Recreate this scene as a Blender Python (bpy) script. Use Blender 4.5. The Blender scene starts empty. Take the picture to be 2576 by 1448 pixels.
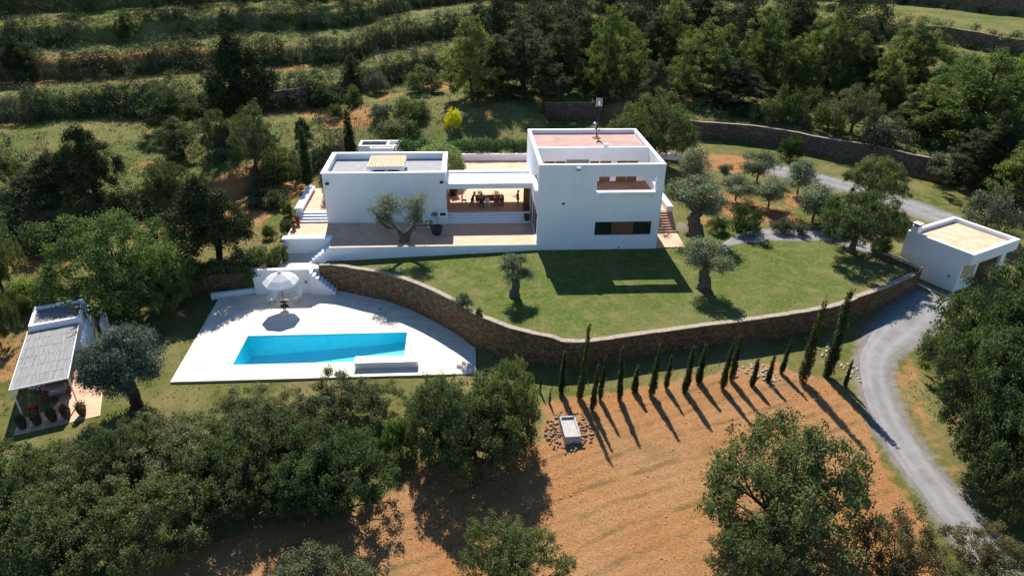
import bpy, bmesh, math, random
import numpy as np
from mathutils import Vector, Matrix

# ------------------------------------------------------------------ camera, sky, sun, exposure
S = bpy.context.scene
COL = S.collection
CAM_POS = np.array([-6.149, -54.065, 25.642]); FOCAL = 1661.6        # focal length in photo units (2576 wide)
PITCH, YAW, ROLL = math.radians(28.542), math.radians(4.217), math.radians(0.903)
FW = np.array([math.sin(YAW)*math.cos(PITCH), math.cos(YAW)*math.cos(PITCH), -math.sin(PITCH)])
RT = np.array([math.cos(YAW), -math.sin(YAW), 0.0]); UP = np.cross(RT, FW)
RT, UP = RT*math.cos(ROLL)+UP*math.sin(ROLL), UP*math.cos(ROLL)-RT*math.sin(ROLL)
cam_d = bpy.data.cameras.new('camera'); cam = bpy.data.objects.new('camera', cam_d); COL.objects.link(cam)
m = Matrix.Identity(4)
for i in range(3):
    m[i][0], m[i][1], m[i][2], m[i][3] = RT[i], UP[i], -FW[i], CAM_POS[i]
cam.matrix_world = m
cam_d.sensor_width = 36; cam_d.lens = 36*FOCAL/2576; cam_d.clip_start = .5; cam_d.clip_end = 3000
S.camera = cam

SUN = Vector((.105, -1, -.948)).normalized()                          # direction the light travels
sl = bpy.data.lights.new('sun', 'SUN'); sl.energy = 5.0; sl.angle = math.radians(.5); sl.color = (1, .955, .88)
so = bpy.data.objects.new('sun', sl); COL.objects.link(so); so.location = (0, 60, 80)
so.rotation_euler = SUN.to_track_quat('-Z', 'Y').to_euler()
W = bpy.data.worlds.new('World'); S.world = W; W.use_nodes = True
sky = W.node_tree.nodes.new('ShaderNodeTexSky'); sky.sky_type = 'NISHITA'; sky.sun_disc = False
sky.sun_elevation = math.radians(43.3); sky.sun_rotation = math.radians(-6)
sky.air_density = 1.0; sky.dust_density = .1; sky.ozone_density = 4.0
bg = W.node_tree.nodes['Background']; bg.inputs[1].default_value = .085
hsv = W.node_tree.nodes.new('ShaderNodeHueSaturation'); hsv.inputs['Saturation'].default_value = 1.12; hsv.inputs['Value'].default_value = 1.0
W.node_tree.links.new(sky.outputs[0], hsv.inputs['Color']); W.node_tree.links.new(hsv.outputs[0], bg.inputs[0])
S.view_settings.view_transform = 'Standard'; S.view_settings.look = 'None'
S.view_settings.exposure = 0.85; S.view_settings.gamma = 1
S.cycles.max_bounces = 6; S.cycles.transparent_max_bounces = 6; S.cycles.use_denoising = True

# ------------------------------------------------------------------ survey helpers
def ray(px, py):
    return FW + RT*((px-1288)/FOCAL) + UP*((724-py)/FOCAL)
def U(px, py, z):
    d = ray(px, py); return CAM_POS + d*((z-CAM_POS[2])/d[2])
def UY(px, py, y):
    d = ray(px, py); return CAM_POS + d*((y-CAM_POS[1])/d[1])
def sm(a, b, x):
    t = np.clip((np.asarray(x, float)-a)/(b-a), 0, 1); return t*t*(3-2*t)
def catmull(P, n=8):
    P = [np.array(p, float) for p in P]; P = [2*P[0]-P[1]]+P+[2*P[-1]-P[-2]]; out = []
    for i in range(1, len(P)-2):
        for k in range(n):
            t = k/n; a, b, c, d = P[i-1:i+3]
            out.append(.5*((2*b)+(-a+c)*t+(2*a-5*b+4*c-d)*t*t+(-a+3*b-3*c+d)*t**3))
    out.append(P[-2]); return np.array(out)
def wob(x, y, s=1.0, seed=0):
    x = np.asarray(x, float)/s; y = np.asarray(y, float)/s; o = 0
    for k, (a, b, c, w) in enumerate([(1.3, .7, .3, 1), (-.8, 1.7, 1.9, .8), (2.9, 1.1, .5, .45), (-2.2, 3.1, 2.7, .4), (5.3, -4.1, 1.1, .22), (3.7, 6.2, 4.0, .2)]):
        o = o + w*np.sin(a*x+b*y+c+seed*1.7*(k+1))
    return o/2.2
def sd_line(x, y, P):
    x = np.asarray(x, float); y = np.asarray(y, float); best = np.full(np.broadcast(x, y).shape, 1e9)
    for a, b in zip(P[:-1], P[1:]):
        dx, dy = b[0]-a[0], b[1]-a[1]
        t = np.clip(((x-a[0])*dx+(y-a[1])*dy)/(dx*dx+dy*dy+1e-12), 0, 1)
        best = np.minimum(best, np.hypot(x-a[0]-t*dx, y-a[1]-t*dy))
    return best
def sd_poly(x, y, P):                                                  # positive inside
    x = np.asarray(x, float); y = np.asarray(y, float); P = list(P)
    d = sd_line(x, y, P+[P[0]]); ins = np.zeros(d.shape, bool)
    for a, b in zip(P, P[1:]+[P[0]]):
        c = ((a[1] > y) != (b[1] > y)) & (x < (b[0]-a[0])*(y-a[1])/((b[1]-a[1]) or 1e-12)+a[0]); ins ^= c
    return np.where(ins, d, -d)

# ------------------------------------------------------------------ terrain as a function of place
WALL = catmull([(-19.3, -.95), (-18, -1.08), (-16.4, -1.78), (-12.97, -3.45), (-10, -5.8), (-7.22, -8.75), (-5.87, -10.6), (-4.68, -11.9), (-2.75, -13.5),
                (-.1, -14.9), (1.75, -15.2), (5.1, -14.6), (10.6, -13.55), (16.3, -12.5), (22.3, -11.05), (24.85, -9.75), (28.2, -8.15), (31.75, -6.15), (33.4, -4.7)], 6)
BX = np.concatenate([[-200, -60, -45, -31, -25], WALL[:, 0], [33.7, 39.8, 50, 150]])
BY = np.concatenate([[-8, -8, -5, -.75, -1.3], WALL[:, 1], [-2, 1.1, 3, 3]])
BLINE = list(zip(BX, BY))
F0 = [(-220, -70), (-110, -40), (-80, -20), (-50, 5.8), (-40, 14.3), (-31.5, 19), (-26.8, 24), (-20, 28.5), (0, 31), (5, 43), (13, 43), (20, 38), (25.9, 33.6), (31.8, 30.5), (39.4, 26), (44.3, 22.6), (48, 19.5), (70, 2), (110, -25), (220, -80)]
F1 = [(-220, -40), (-100, 14), (-64, 34.5), (-52, 40), (-33, 44), (-25, 51), (-17, 57), (-8, 63), (5, 68), (30, 64), (60, 42), (100, 10), (220, -60)]
F2 = [(-220, -20), (-110, 26), (-69, 43.5), (-58, 49), (-50, 55), (-36, 59), (-28.5, 63), (-20, 69), (-6.5, 79), (10, 84), (40, 80), (60, 74), (77, 66), (83, 53.5), (95, 38), (220, -70)]
F3 = [(-220, -8), (-125, 35), (-73, 53), (-66, 57), (-46, 73), (-31, 81), (-16, 95), (-5, 104), (10, 110), (60, 104), (85, 91), (99, 72), (115, 50), (220, -50)]
F4 = [(-220, 6), (-130, 46), (-75, 66), (-45, 93), (-20, 118), (0, 128), (60, 122), (104, 84), (140, 55), (220, 10)]
F5 = [(-220, 24), (-130, 66), (-75, 92), (-45, 120), (-20, 148), (0, 158), (60, 150), (110, 108), (150, 75), (220, 35)]
CW = 1.7
def fy(F, x): return np.interp(x, [p[0] for p in F], [p[1] for p in F])
def lawnz(x): return .76*np.clip(np.asarray(x, float)/18.5, -1.05, 0)
POOL = (-23.74, -11.19, -12.57, -8.62)
DECK = [(-27.5, -14.49), (-5.75, -14.49), (-5.75, -10.75)] + [(p[0], p[1]-.02) for p in WALL[::-1] if p[0] < -5.9] + [(-25, -1.4), (-27.95, -2.2)]
LANDING = [(-23.0, -1.54), (-20.06, -1.54), (-20.06, -1.2), (-19.4, -1.2), (-18.62, -.06), (-18.55, 1.84), (-23.0, 1.84)]
HOUSE = [(-22.8, .1), (14.0, .1), (14.0, 23), (-22.8, 23)]
def terrain(x, y, cut=False):
    x = np.asarray(x, float); y = np.asarray(y, float)
    wx = sm(-9, 3, x)
    low = -3.15*(1-wx) - 1.9*wx + .4*sm(26, 33, x)*sm(-18, -8, y) - .022*np.clip(-22-y, 0, 60) + .05*wob(x, y, 5)
    low = low + .25*sm(-34, -48, x)
    up = np.where(x > -20, lawnz(x), lawnz(-20))
    up = up*(1-sm(-21, -27, x)) + (-1.45)*sm(-21, -27, x)
    up = up + sm(11.5, 13, y)*1.1*sm(-26, -20, x)*(1-sm(13, 22, x))*sm(-28, -21, x) + .035*np.clip(y-2, 0, 25)*(sm(12, 20, x)+sm(-22, -30, x)*.5)
    up = up + .09*wob(x, y, 3, 3)*np.where((x > 15) | (x < -23), 1, 0)*sm(4, 9, y)
    c0 = fy(F0, x)
    up = up + .055*np.clip(y-c0, 0, 140)
    for F, st in ((F0, 2.1), (F1, 2.3), (F2, 2.2), (F3, 2.5), (F4, 2.8), (F5, 2.8)):
        c = fy(F, x) + CW*wob(x, y, 9, 5)
        h = st*np.where(F is F0, 1 - .999*sm(-24, -20, x)*(1-sm(3, 6, x)), 1)
        up = up + h*sm(-.7, .7, y-c)
    if True:
        mid = sm(-24, -20, x)*(1-sm(3, 6, x)); up = up + mid*2.1*sm(26.5, 40, y)
    up = up + .12*wob(x, y, 4, 8)*sm(0, 10, y-c0)
    b = np.interp(x, BX, BY); d = np.where(y > b, 1, -1)*sd_line(x, y, BLINE)
    soft = np.clip(sm(-33, -40, x)+sm(42, 52, x), 0, 1)
    k = sm(-.05, .38, d)*(1-soft) + sm(-5, 5, d)*soft
    z = low*(1-k)+up*k
    if cut:
        z = z - .14*sm(.1, .5, sd_poly(x, y, LAWN)) - .25*sm(.3, .8, sd_poly(x, y, HOUSE))*1.0 
        z = np.where(sd_poly(x, y, LANDING) > -.1, np.minimum(z, -1.25), z)
        dk = sd_poly(x, y, DECK); z = np.where(dk > .15, np.minimum(z, -3.35), np.where(dk > -.3, np.minimum(z, -3.08), z))
        pl = np.minimum(np.minimum(x-POOL[0], POOL[1]-x), np.minimum(y-POOL[2], POOL[3]-y)); z = np.where(pl > -1.2, np.minimum(z, -6.5), z)
    return z
def drive_back(x): return np.interp(x, [11, 13, 16, 20, 24, 28, 31, 33.4], [2.2, 3.2, 5.2, 6.4, 5.2, 2.6, .3, -4.5])
LAWN = [(p[0], p[1]+.12) for p in WALL] + [(33.2, -4.4), (31, .3), (28, 2.6), (24, 5.2), (20, 6.4), (16, 5.2), (13, 3.2), (11.0, 2.2), (11, .12), (-18.4, .12), (-19.1, -.8)]
def GP(px, py):                                                        # where a line of sight meets the ground
    d = ray(px, py); t = np.arange(18, 420, .2); P = CAM_POS + np.outer(t, d); z = terrain(P[:, 0], P[:, 1])
    i = np.argmax(P[:, 2] < z)
    if P[i, 2] >= z[i]: i = len(t)-1
    q = P[i]; return np.array([q[0], q[1], float(terrain(q[0], q[1]))])

# ------------------------------------------------------------------ object helpers
def obj(name, me, mat=None, parent=None, loc=None):
    o = bpy.data.objects.new(name, me); COL.objects.link(o)
    if mat is not None and me is not None and not me.materials: me.materials.append(mat)
    if parent is not None: o.parent = parent
    if loc is not None: o.location = loc
    return o
def tag(o, label=None, cat=None, group=None, kind=None):
    if label: o['label'] = label
    if cat: o['category'] = cat
    if group: o['group'] = group
    if kind: o['kind'] = kind
    return o
def thing(name, label, cat, loc=(0, 0, 0), rz=0, group=None):
    o = bpy.data.objects.new(name, None); COL.objects.link(o); o.empty_display_size = .3
    o.location = loc; o.rotation_euler = (0, 0, rz)
    return tag(o, label, cat, group)
def dup(root, label=None, loc=None, rz=None, scale=None):
    r = root.copy(); COL.objects.link(r)
    if label: r['label'] = label
    if loc is not None: r.location = loc
    if rz is not None: r.rotation_euler = (0, 0, rz)
    if scale is not None: r.scale = scale
    for ch in list(root.children):
        c = ch.copy(); COL.objects.link(c); c.parent = r
        for g in list(ch.children):
            e = g.copy(); COL.objects.link(e); e.parent = c
    return r
class MB:
    def __init__(s): s.v = []; s.f = []
    def add(s, V, F):
        o = len(s.v); s.v += [tuple(map(float, p)) for p in V]; s.f += [tuple(i+o for i in f) for f in F]; return s
    def box(s, x0, x1, y0, y1, z0, z1, rz=0, at=(0, 0, 0)):
        V = [(x, y, z) for z in (z0, z1) for y in (y0, y1) for x in (x0, x1)]
        c, n = math.cos(rz), math.sin(rz)
        V = [(at[0]+x*c-y*n, at[1]+x*n+y*c, at[2]+z) for x, y, z in V]
        return s.add(V, [(0, 2, 3, 1), (4, 5, 7, 6), (0, 1, 5, 4), (2, 6, 7, 3), (0, 4, 6, 2), (1, 3, 7, 5)])
    def prism(s, P, z0, z1):
        n = len(P); V = [(p[0], p[1], z0) for p in P]+[(p[0], p[1], z1) for p in P]
        return s.add(V, [tuple(range(n-1, -1, -1)), tuple(range(n, 2*n))]+[(i, (i+1) % n, n+(i+1) % n, n+i) for i in range(n)])
    def tube(s, P, R, n=8, rng=None, rough=0):
        P = [np.array(p, float) for p in P]; V = []; F = []
        for i, p in enumerate(P):
            t = P[min(i+1, len(P)-1)]-P[max(i-1, 0)]; t /= (np.linalg.norm(t)+1e-9)
            a = np.cross(t, [.31, .95, .02] if abs(t[1]) < .9 else [1, 0, 0]); a /= np.linalg.norm(a); b = np.cross(t, a)
            for k in range(n):
                w = 2*math.pi*k/n; r = R[i]*(1+(rng.uniform(-rough, rough) if rng is not None and rough else 0))
                V.append(p+r*(math.cos(w)*a+math.sin(w)*b))
            if i:
                o = (i-1)*n; F += [(o+k, o+(k+1) % n, o+n+(k+1) % n, o+n+k) for k in range(n)]
        L = len(V); F += [tuple(range(n-1, -1, -1)), tuple(range(L-n, L))]
        return s.add(V, F)
    def lathe(s, prof, n=20, at=(0, 0, 0)):
        V = []; F = []
        for r, z in prof:
            V += [(at[0]+r*math.cos(2*math.pi*k/n), at[1]+r*math.sin(2*math.pi*k/n), at[2]+z) for k in range(n)]
        for i in range(len(prof)-1):
            o = i*n; F += [(o+k, o+(k+1) % n, o+n+(k+1) % n, o+n+k) for k in range(n)]
        F += [tuple(range(n-1, -1, -1)), tuple(range(len(V)-n, len(V)))]
        return s.add(V, F)
    def mesh(s, name, smooth=False, bevel=0):
        me = bpy.data.meshes.new(name); me.from_pydata(s.v, [], s.f); me.validate()
        if bevel:
            bm = bmesh.new(); bm.from_mesh(me); bmesh.ops.remove_doubles(bm, verts=bm.verts, dist=1e-5)
            bmesh.ops.bevel(bm, geom=[e for e in bm.edges if len(e.link_faces) == 2 and e.calc_face_angle(0) > .5], offset=bevel, segments=1, affect='EDGES')
            bm.to_mesh(me); bm.free()
        if smooth: me.polygons.foreach_set('use_smooth', [True]*len(me.polygons))
        return me
    def build(s, name, mat, parent=None, smooth=False, bevel=0, loc=None):
        return obj(name, s.mesh(name, smooth, bevel), mat, parent, loc)
def wall(o, ux, L, H0, H1, th, holes, mb=None, norm=None):
    """a wall L long from o along ux, between heights H0 and H1, th thick towards norm, with rectangular openings (u0,u1,z0,z1)"""
    mb = mb or MB(); ux = np.array(ux, float); norm = np.array(norm, float); o = np.array(o, float)
    us = sorted({0, L, *[h[0] for h in holes], *[h[1] for h in holes]}); zs = sorted({H0, H1, *[h[2] for h in holes], *[h[3] for h in holes]})
    us = [u for u in us if -1e-9 <= u <= L+1e-9]; zs = [z for z in zs if H0-1e-9 <= z <= H1+1e-9]
    def solid(i, j):
        if i < 0 or j < 0 or i >= len(us)-1 or j >= len(zs)-1: return False
        u = (us[i]+us[i+1])/2; z = (zs[j]+zs[j+1])/2
        return not any(h[0] < u < h[1] and h[2] < z < h[3] for h in holes)
    def p(u, z, d): return tuple(o+ux*u+norm*d+np.array([0, 0, z]))
    for i in range(len(us)-1):
        for j in range(len(zs)-1):
            if not solid(i, j): continue
            a, b, c, d = us[i], us[i+1], zs[j], zs[j+1]
            mb.add([p(a, c, 0), p(b, c, 0), p(b, d, 0), p(a, d, 0)], [(0, 1, 2, 3)])
            mb.add([p(a, c, th), p(b, c, th), p(b, d, th), p(a, d, th)], [(3, 2, 1, 0)])
            if not solid(i-1, j): mb.add([p(a, c, 0), p(a, d, 0), p(a, d, th), p(a, c, th)], [(0, 1, 2, 3)])
            if not solid(i+1, j): mb.add([p(b, c, 0), p(b, c, th), p(b, d, th), p(b, d, 0)], [(0, 1, 2, 3)])
            if not solid(i, j-1): mb.add([p(a, c, 0), p(a, c, th), p(b, c, th), p(b, c, 0)], [(0, 1, 2, 3)])
            if not solid(i, j+1): mb.add([p(a, d, 0), p(b, d, 0), p(b, d, th), p(a, d, th)], [(0, 1, 2, 3)])
    return mb
def npmesh(name, V, F, tone=None):
    me = bpy.data.meshes.new(name); V = np.asarray(V, np.float32); F = np.asarray(F, np.int32); k = F.shape[1]
    me.vertices.add(len(V)); me.vertices.foreach_set('co', V.ravel())
    me.loops.add(F.size); me.loops.foreach_set('vertex_index', F.ravel())
    me.polygons.add(len(F)); me.polygons.foreach_set('loop_start', np.arange(0, F.size, k, dtype=np.int32)); me.polygons.foreach_set('loop_total', np.full(len(F), k, np.int32))
    me.update(calc_edges=True)
    if tone is not None:
        a = me.attributes.new('tone', 'FLOAT', 'FACE'); a.data.foreach_set('value', np.asarray(tone, np.float32))
    return me

# ------------------------------------------------------------------ materials
def nodes(name):
    mt = bpy.data.materials.new(name); mt.use_nodes = True; nt = mt.node_tree
    b = nt.nodes['Principled BSDF']; b.inputs['Specular IOR Level'].default_value = .25
    return mt, nt, b
class N:
    def __init__(s, nt): s.nt = nt; s.tc = None
    def new(s, t, **k):
        n = s.nt.nodes.new(t)
        for a, v in k.items(): setattr(n, a, v)
        return n
    def link(s, a, b): s.nt.links.new(a, b)
    def co(s, kind='Object', scale=(1, 1, 1), rot=(0, 0, 0)):
        if s.tc is None: s.tc = s.new('ShaderNodeTexCoord')
        mp = s.new('ShaderNodeMapping'); mp.inputs['Scale'].default_value = scale; mp.inputs['Rotation'].default_value = rot
        s.link(s.tc.outputs[kind], mp.inputs[0]); return mp.outputs[0]
    def noise(s, scale, detail=4, rough=.6, vec=None, out=0):
        n = s.new('ShaderNodeTexNoise'); n.inputs['Scale'].default_value = scale; n.inputs['Detail'].default_value = detail; n.inputs['Roughness'].default_value = rough
        s.link(vec if vec is not None else s.co(), n.inputs['Vector']); return n.outputs[out]
    def vor(s, scale, vec=None, out='Distance', rnd=1):
        n = s.new('ShaderNodeTexVoronoi'); n.inputs['Scale'].default_value = scale; n.inputs['Randomness'].default_value = rnd
        s.link(vec if vec is not None else s.co(), n.inputs['Vector']); return n.outputs[out]
    def ramp(s, fac, *stops):
        n = s.new('ShaderNodeValToRGB'); e = n.color_ramp.elements
        while len(e) < len(stops): e.new(.5)
        for q, (p, c) in zip(e, stops): q.position = p; q.color = (*c, 1) if len(c) == 3 else c
        s.link(fac, n.inputs[0]); return n.outputs[0]
    def mr(s, fac, a, b, c=0, d=1):
        n = s.new('ShaderNodeMapRange'); n.inputs[1].default_value = a; n.inputs[2].default_value = b; n.inputs[3].default_value = c; n.inputs[4].default_value = d
        s.link(fac, n.inputs[0]); return n.outputs[0]
    def mix(s, fac, a, b, blend='MIX'):
        n = s.new('ShaderNodeMix', data_type='RGBA', blend_type=blend)
        for v, i in ((fac, 0), (a, 6), (b, 7)):
            if isinstance(v, (int, float)): n.inputs[i].default_value = v
            elif isinstance(v, tuple): n.inputs[i].default_value = (*v, 1)
            else: s.link(v, n.inputs[i])
        return n.outputs[2]
    def math(s, op, a, b=0.0):
        n = s.new('ShaderNodeMath', operation=op)
        for v, i in ((a, 0), (b, 1)):
            if isinstance(v, (int, float)): n.inputs[i].default_value = v
            else: s.link(v, n.inputs[i])
        return n.outputs[0]
    def attr(s, name): n = s.new('ShaderNodeAttribute'); n.attribute_name = name; return n.outputs['Fac']
    def bump(s, h, strength, dist, b):
        n = s.new('ShaderNodeBump'); n.inputs['Strength'].default_value = strength; n.inputs['Distance'].default_value = dist
        s.link(h, n.inputs['Height']); s.link(n.outputs[0], b.inputs['Normal'])
def m_noise(name, c1, c2, scale=3, rough=.8, bump=.0, bscale=30, bdist=.02, stretch=(1, 1, 1), detail=4, spec=.25):
    mt, nt, b = nodes(name); n = N(nt); v = n.co(scale=stretch)
    n.link(n.ramp(n.noise(scale, detail, .65, v), (.3, c1), (.7, c2)), b.inputs['Base Color'])
    b.inputs['Roughness'].default_value = rough; b.inputs['Specular IOR Level'].default_value = spec
    if bump: n.bump(n.noise(bscale, 4, .6, v), bump, bdist, b)
    return mt
def m_plaster():
    mt, nt, b = nodes('white_plaster'); n = N(nt)
    big = n.ramp(n.noise(.55, 5, .7), (.3, (.78, .78, .78)), (.65, (.86, .86, .86)))
    streak = n.mr(n.noise(1.0, 4, .7, n.co(scale=(2.2, 2.2, .22))), .5, .8, 0, .14)
    n.link(n.mix(streak, big, (.56, .55, .52)), b.inputs['Base Color'])
    b.inputs['Roughness'].default_value = .9; n.bump(n.noise(4, 6, .75), .4, .04, b); return mt
def m_tile(name, c1, c2, mortar, w=.4, h=.4, rough=.75):
    mt, nt, b = nodes(name); n = N(nt)
    t = n.new('ShaderNodeTexBrick'); t.offset = .5; t.inputs['Scale'].default_value = 1; t.inputs['Brick Width'].default_value = w; t.inputs['Row Height'].default_value = h
    t.inputs['Mortar Size'].default_value = .012; t.inputs['Mortar Smooth'].default_value = .3; t.inputs['Bias'].default_value = 0
    t.inputs['Color1'].default_value = (*c1, 1); t.inputs['Color2'].default_value = (*c2, 1); t.inputs['Mortar'].default_value = (*mortar, 1)
    n.link(n.co(), t.inputs['Vector'])
    st = n.mr(n.noise(.7, 5, .7), .35, .7, .82, 1.08); v = n.new('ShaderNodeVectorMath', operation='SCALE')
    n.link(t.outputs[0], v.inputs[0]); n.link(st, v.inputs['Scale']); n.link(v.outputs[0], b.inputs['Base Color'])
    b.inputs['Roughness'].default_value = rough; n.bump(n.noise(12, 4, .6), .15, .02, b); return mt
def m_stone(nm='dry_stone', tint=(1, 1, 1), k=4.2):
    mt, nt, b = nodes(nm); n = N(nt); v = n.co(scale=(1, 1, 1.75))
    cell = n.new('ShaderNodeTexVoronoi'); cell.inputs['Scale'].default_value = k; n.link(v, cell.inputs['Vector'])
    edge = n.new('ShaderNodeTexVoronoi', feature='DISTANCE_TO_EDGE'); edge.inputs['Scale'].default_value = k; n.link(v, edge.inputs['Vector'])
    sep = n.new('ShaderNodeSeparateColor'); n.link(cell.outputs['Color'], sep.inputs[0])
    col = n.ramp(sep.outputs[0], (0, (.12, .062, .03)), (.35, (.19, .105, .052)), (.7, (.25, .16, .09)), (1, (.33, .24, .155)))
    col = n.mix(n.mr(n.noise(9, 4, .6), .3, .7, 0, .4), col, (.2, .12, .06))
    col = n.mix(n.mr(edge.outputs['Distance'], 0, .06, 1, 0), col, (.07, .045, .025))
    n.link(n.mix(1.0, col, tint, 'MULTIPLY'), b.inputs['Base Color']); b.inputs['Roughness'].default_value = .95
    h = n.math('ADD', n.mr(edge.outputs['Distance'], 0, .16, 0, 1), n.math('MULTIPLY', n.noise(14, 4), .4)); n.bump(h, .9, .06, b); return mt
def m_leaf(name, dark, light, trans=.28, hue=.03):
    mt, nt, b = nodes(name); n = N(nt)
    col = n.ramp(n.attr('tone'), (.05, dark), (.95, light))
    oi = n.new('ShaderNodeObjectInfo'); hs = n.new('ShaderNodeHueSaturation')
    n.link(n.mr(oi.outputs['Random'], 0, 1, .5-hue, .5+hue), hs.inputs['Hue']); n.link(n.mr(oi.outputs['Random'], 0, 1, 1.3, .78), hs.inputs['Value'])
    n.link(col, hs.inputs['Color']); n.link(hs.outputs[0], b.inputs['Base Color'])
    b.inputs['Roughness'].default_value = .75; b.inputs['Specular IOR Level'].default_value = .06
    tr = n.new('ShaderNodeBsdfTranslucent'); mx = n.new('ShaderNodeMixShader'); mx.inputs[0].default_value = trans
    tint = n.mix(1.0, hs.outputs[0], (1.25, 1.45, .75), 'MULTIPLY'); n.link(tint, tr.inputs['Color'])
    n.link(b.outputs[0], mx.inputs[1]); n.link(tr.outputs[0], mx.inputs[2]); n.link(mx.outputs[0], nt.nodes['Material Output'].inputs[0])
    return mt
def m_plain(name, c, rough=.6, metal=0, spec=.3, var=.15):
    mt = m_noise(name, tuple(x*(1-var) for x in c), tuple(min(1, x*(1+var)) for x in c), 4, rough, .1, 30, .01, spec=spec)
    mt.node_tree.nodes['Principled BSDF'].inputs['Metallic'].default_value = metal; return mt
M = {}
M['plaster'] = m_plaster()
M['terrace'] = m_tile('terracotta_paving', (.63, .37, .235), (.69, .43, .285), (.5, .32, .215), .42, .42)
M['porchfloor'] = m_tile('terracotta_porch_tiles', (.52, .32, .2), (.58, .38, .25), (.42, .28, .19), .4, .4)
M['balconyfloor'] = m_tile('balcony_clay_tiles', (.42, .2, .1), (.47, .24, .13), (.34, .18, .1), .3, .3)
M['travertine'] = m_tile('pale_limestone_paving', (.72, .615, .485), (.78, .68, .55), (.62, .52, .41), .8, .5)
M['stone'] = m_stone(); M['greystone'] = m_stone('grey_dry_stone', (.8, .95, 1.25))
M['coping'] = m_noise('stone_coping', (.24, .185, .13), (.42, .35, .27), 6, .95, .6, 12, .05)
M['gravelroof'] = m_noise('grey_roof_gravel', (.27, .27, .28), (.36, .36, .36), 1.2, .95, .5, 40, .03)
M['pinkroof'] = m_noise('pink_roof_membrane', (.34, .19, .16), (.52, .32, .265), .7, .85, .1, 20, .02, detail=7)
M['claytile'] = m_noise('clay_roof_tiles', (.52, .36, .22), (.68, .54, .38), 5, .85, .2, 20, .02)
M['sandroof'] = m_noise('sandy_roof', (.42, .30, .18), (.66, .52, .36), 1.3, .9, .2, 20, .02, detail=8)
M['slategrey'] = m_noise('grey_flat_roof', (.19, .185, .175), (.27, .26, .245), 1.5, .9, .2, 20, .02)
M['wood'] = m_noise('brown_wood', (.12, .052, .022), (.22, .11, .05), 2.5, .55, .15, 14, .01, (6, 6, .6))
M['darkwood'] = m_noise('dark_wood', (.04, .022, .014), (.08, .045, .03), 3, .55, .15, 14, .01, (6, 6, 1))
M['greywood'] = m_noise('weathered_grey_wood', (.16, .155, .15), (.33, .32, .31), 2.2, .85, .25, 20, .01, (7, .5, 1), 6)
M['metal'] = m_plain('galvanised_metal', (.42, .42, .43), .4, .8)
M['darkmetal'] = m_plain('dark_metal', (.025, .025, .028), .45, .3)
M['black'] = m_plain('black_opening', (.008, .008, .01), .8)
M['white'] = m_plain('white_paint', (.78, .78, .77), .5, var=.04)
M['canvas'] = m_plain('white_canvas', (.74, .75, .76), .85, var=.05)
def m_canvas():
    mt, nt, b = nodes('white_canvas'); n = N(nt); b.inputs['Base Color'].default_value = (.8, .8, .8, 1); b.inputs['Roughness'].default_value = .9
    tr = n.new('ShaderNodeBsdfTranslucent'); tr.inputs['Color'].default_value = (.8, .8, .8, 1); mx = n.new('ShaderNodeMixShader'); mx.inputs[0].default_value = .35
    n.link(b.outputs[0], mx.inputs[1]); n.link(tr.outputs[0], mx.inputs[2]); n.link(mx.outputs[0], nt.nodes['Material Output'].inputs[0]); return mt
M['parasol'] = m_canvas()
M['red'] = m_plain('red_cloth', (.30, .02, .03), .85)
M['terracotta'] = m_plain('terracotta_clay', (.2, .075, .035), .8)
M['claypot'] = m_plain('dark_clay_pot', (.07, .04, .028), .7)
M['concrete'] = m_noise('pale_concrete', (.32, .30, .27), (.48, .455, .42), 3, .9, .4, 20, .02)
M['bark'] = m_noise('grey_bark', (.07, .05, .035), (.2, .16, .12), 4, .95, .9, 9, .08, (2.5, 2.5, .6))
M['darkbark'] = m_noise('dark_bark', (.03, .02, .015), (.09, .06, .04), 4, .95, .8, 9, .06, (2.5, 2.5, .6))
def m_glass():
    mt, nt, b = nodes('dark_window_glass'); b.inputs['Base Color'].default_value = (.012, .014, .012, 1); b.inputs['Roughness'].default_value = .04; b.inputs['Specular IOR Level'].default_value = 1.0; b.inputs['IOR'].default_value = 1.9; return mt
M['glass'] = m_glass()
def m_water():
    mt, nt, b = nodes('pool_water'); n = N(nt); nt.nodes.remove(b)
    t = n.new('ShaderNodeBsdfTransparent'); t.inputs[0].default_value = (.86, .99, 1, 1)
    g = n.new('ShaderNodeBsdfGlossy'); g.inputs['Roughness'].default_value = .03
    fr = n.new('ShaderNodeFresnel'); fr.inputs[0].default_value = 1.33; mx = n.new('ShaderNodeMixShader')
    bp = n.new('ShaderNodeBump'); bp.inputs['Strength'].default_value = .12; bp.inputs['Distance'].default_value = .04
    n.link(n.noise(2.6, 3, .6), bp.inputs['Height']); n.link(bp.outputs[0], g.inputs['Normal']); n.link(bp.outputs[0], fr.inputs['Normal'])
    n.link(fr.outputs[0], mx.inputs[0]); n.link(t.outputs[0], mx.inputs[1]); n.link(g.outputs[0], mx.inputs[2])
    n.link(mx.outputs[0], nt.nodes['Material Output'].inputs[0]); return mt
M['water'] = m_water()
def m_poollining():
    mt, nt, b = nodes('blue_pool_lining'); n = N(nt)
    c = n.ramp(n.noise(2.2, 5, .7), (.3, (.07, .65, .78)), (.75, (.17, .76, .87)))
    ed = n.new('ShaderNodeTexVoronoi', feature='DISTANCE_TO_EDGE'); ed.inputs['Scale'].default_value = 3.5; n.link(n.co(), ed.inputs['Vector'])
    n.link(c, b.inputs['Base Color']); b.inputs['Roughness'].default_value = .7; return mt
M['lining'] = m_poollining()
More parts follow.
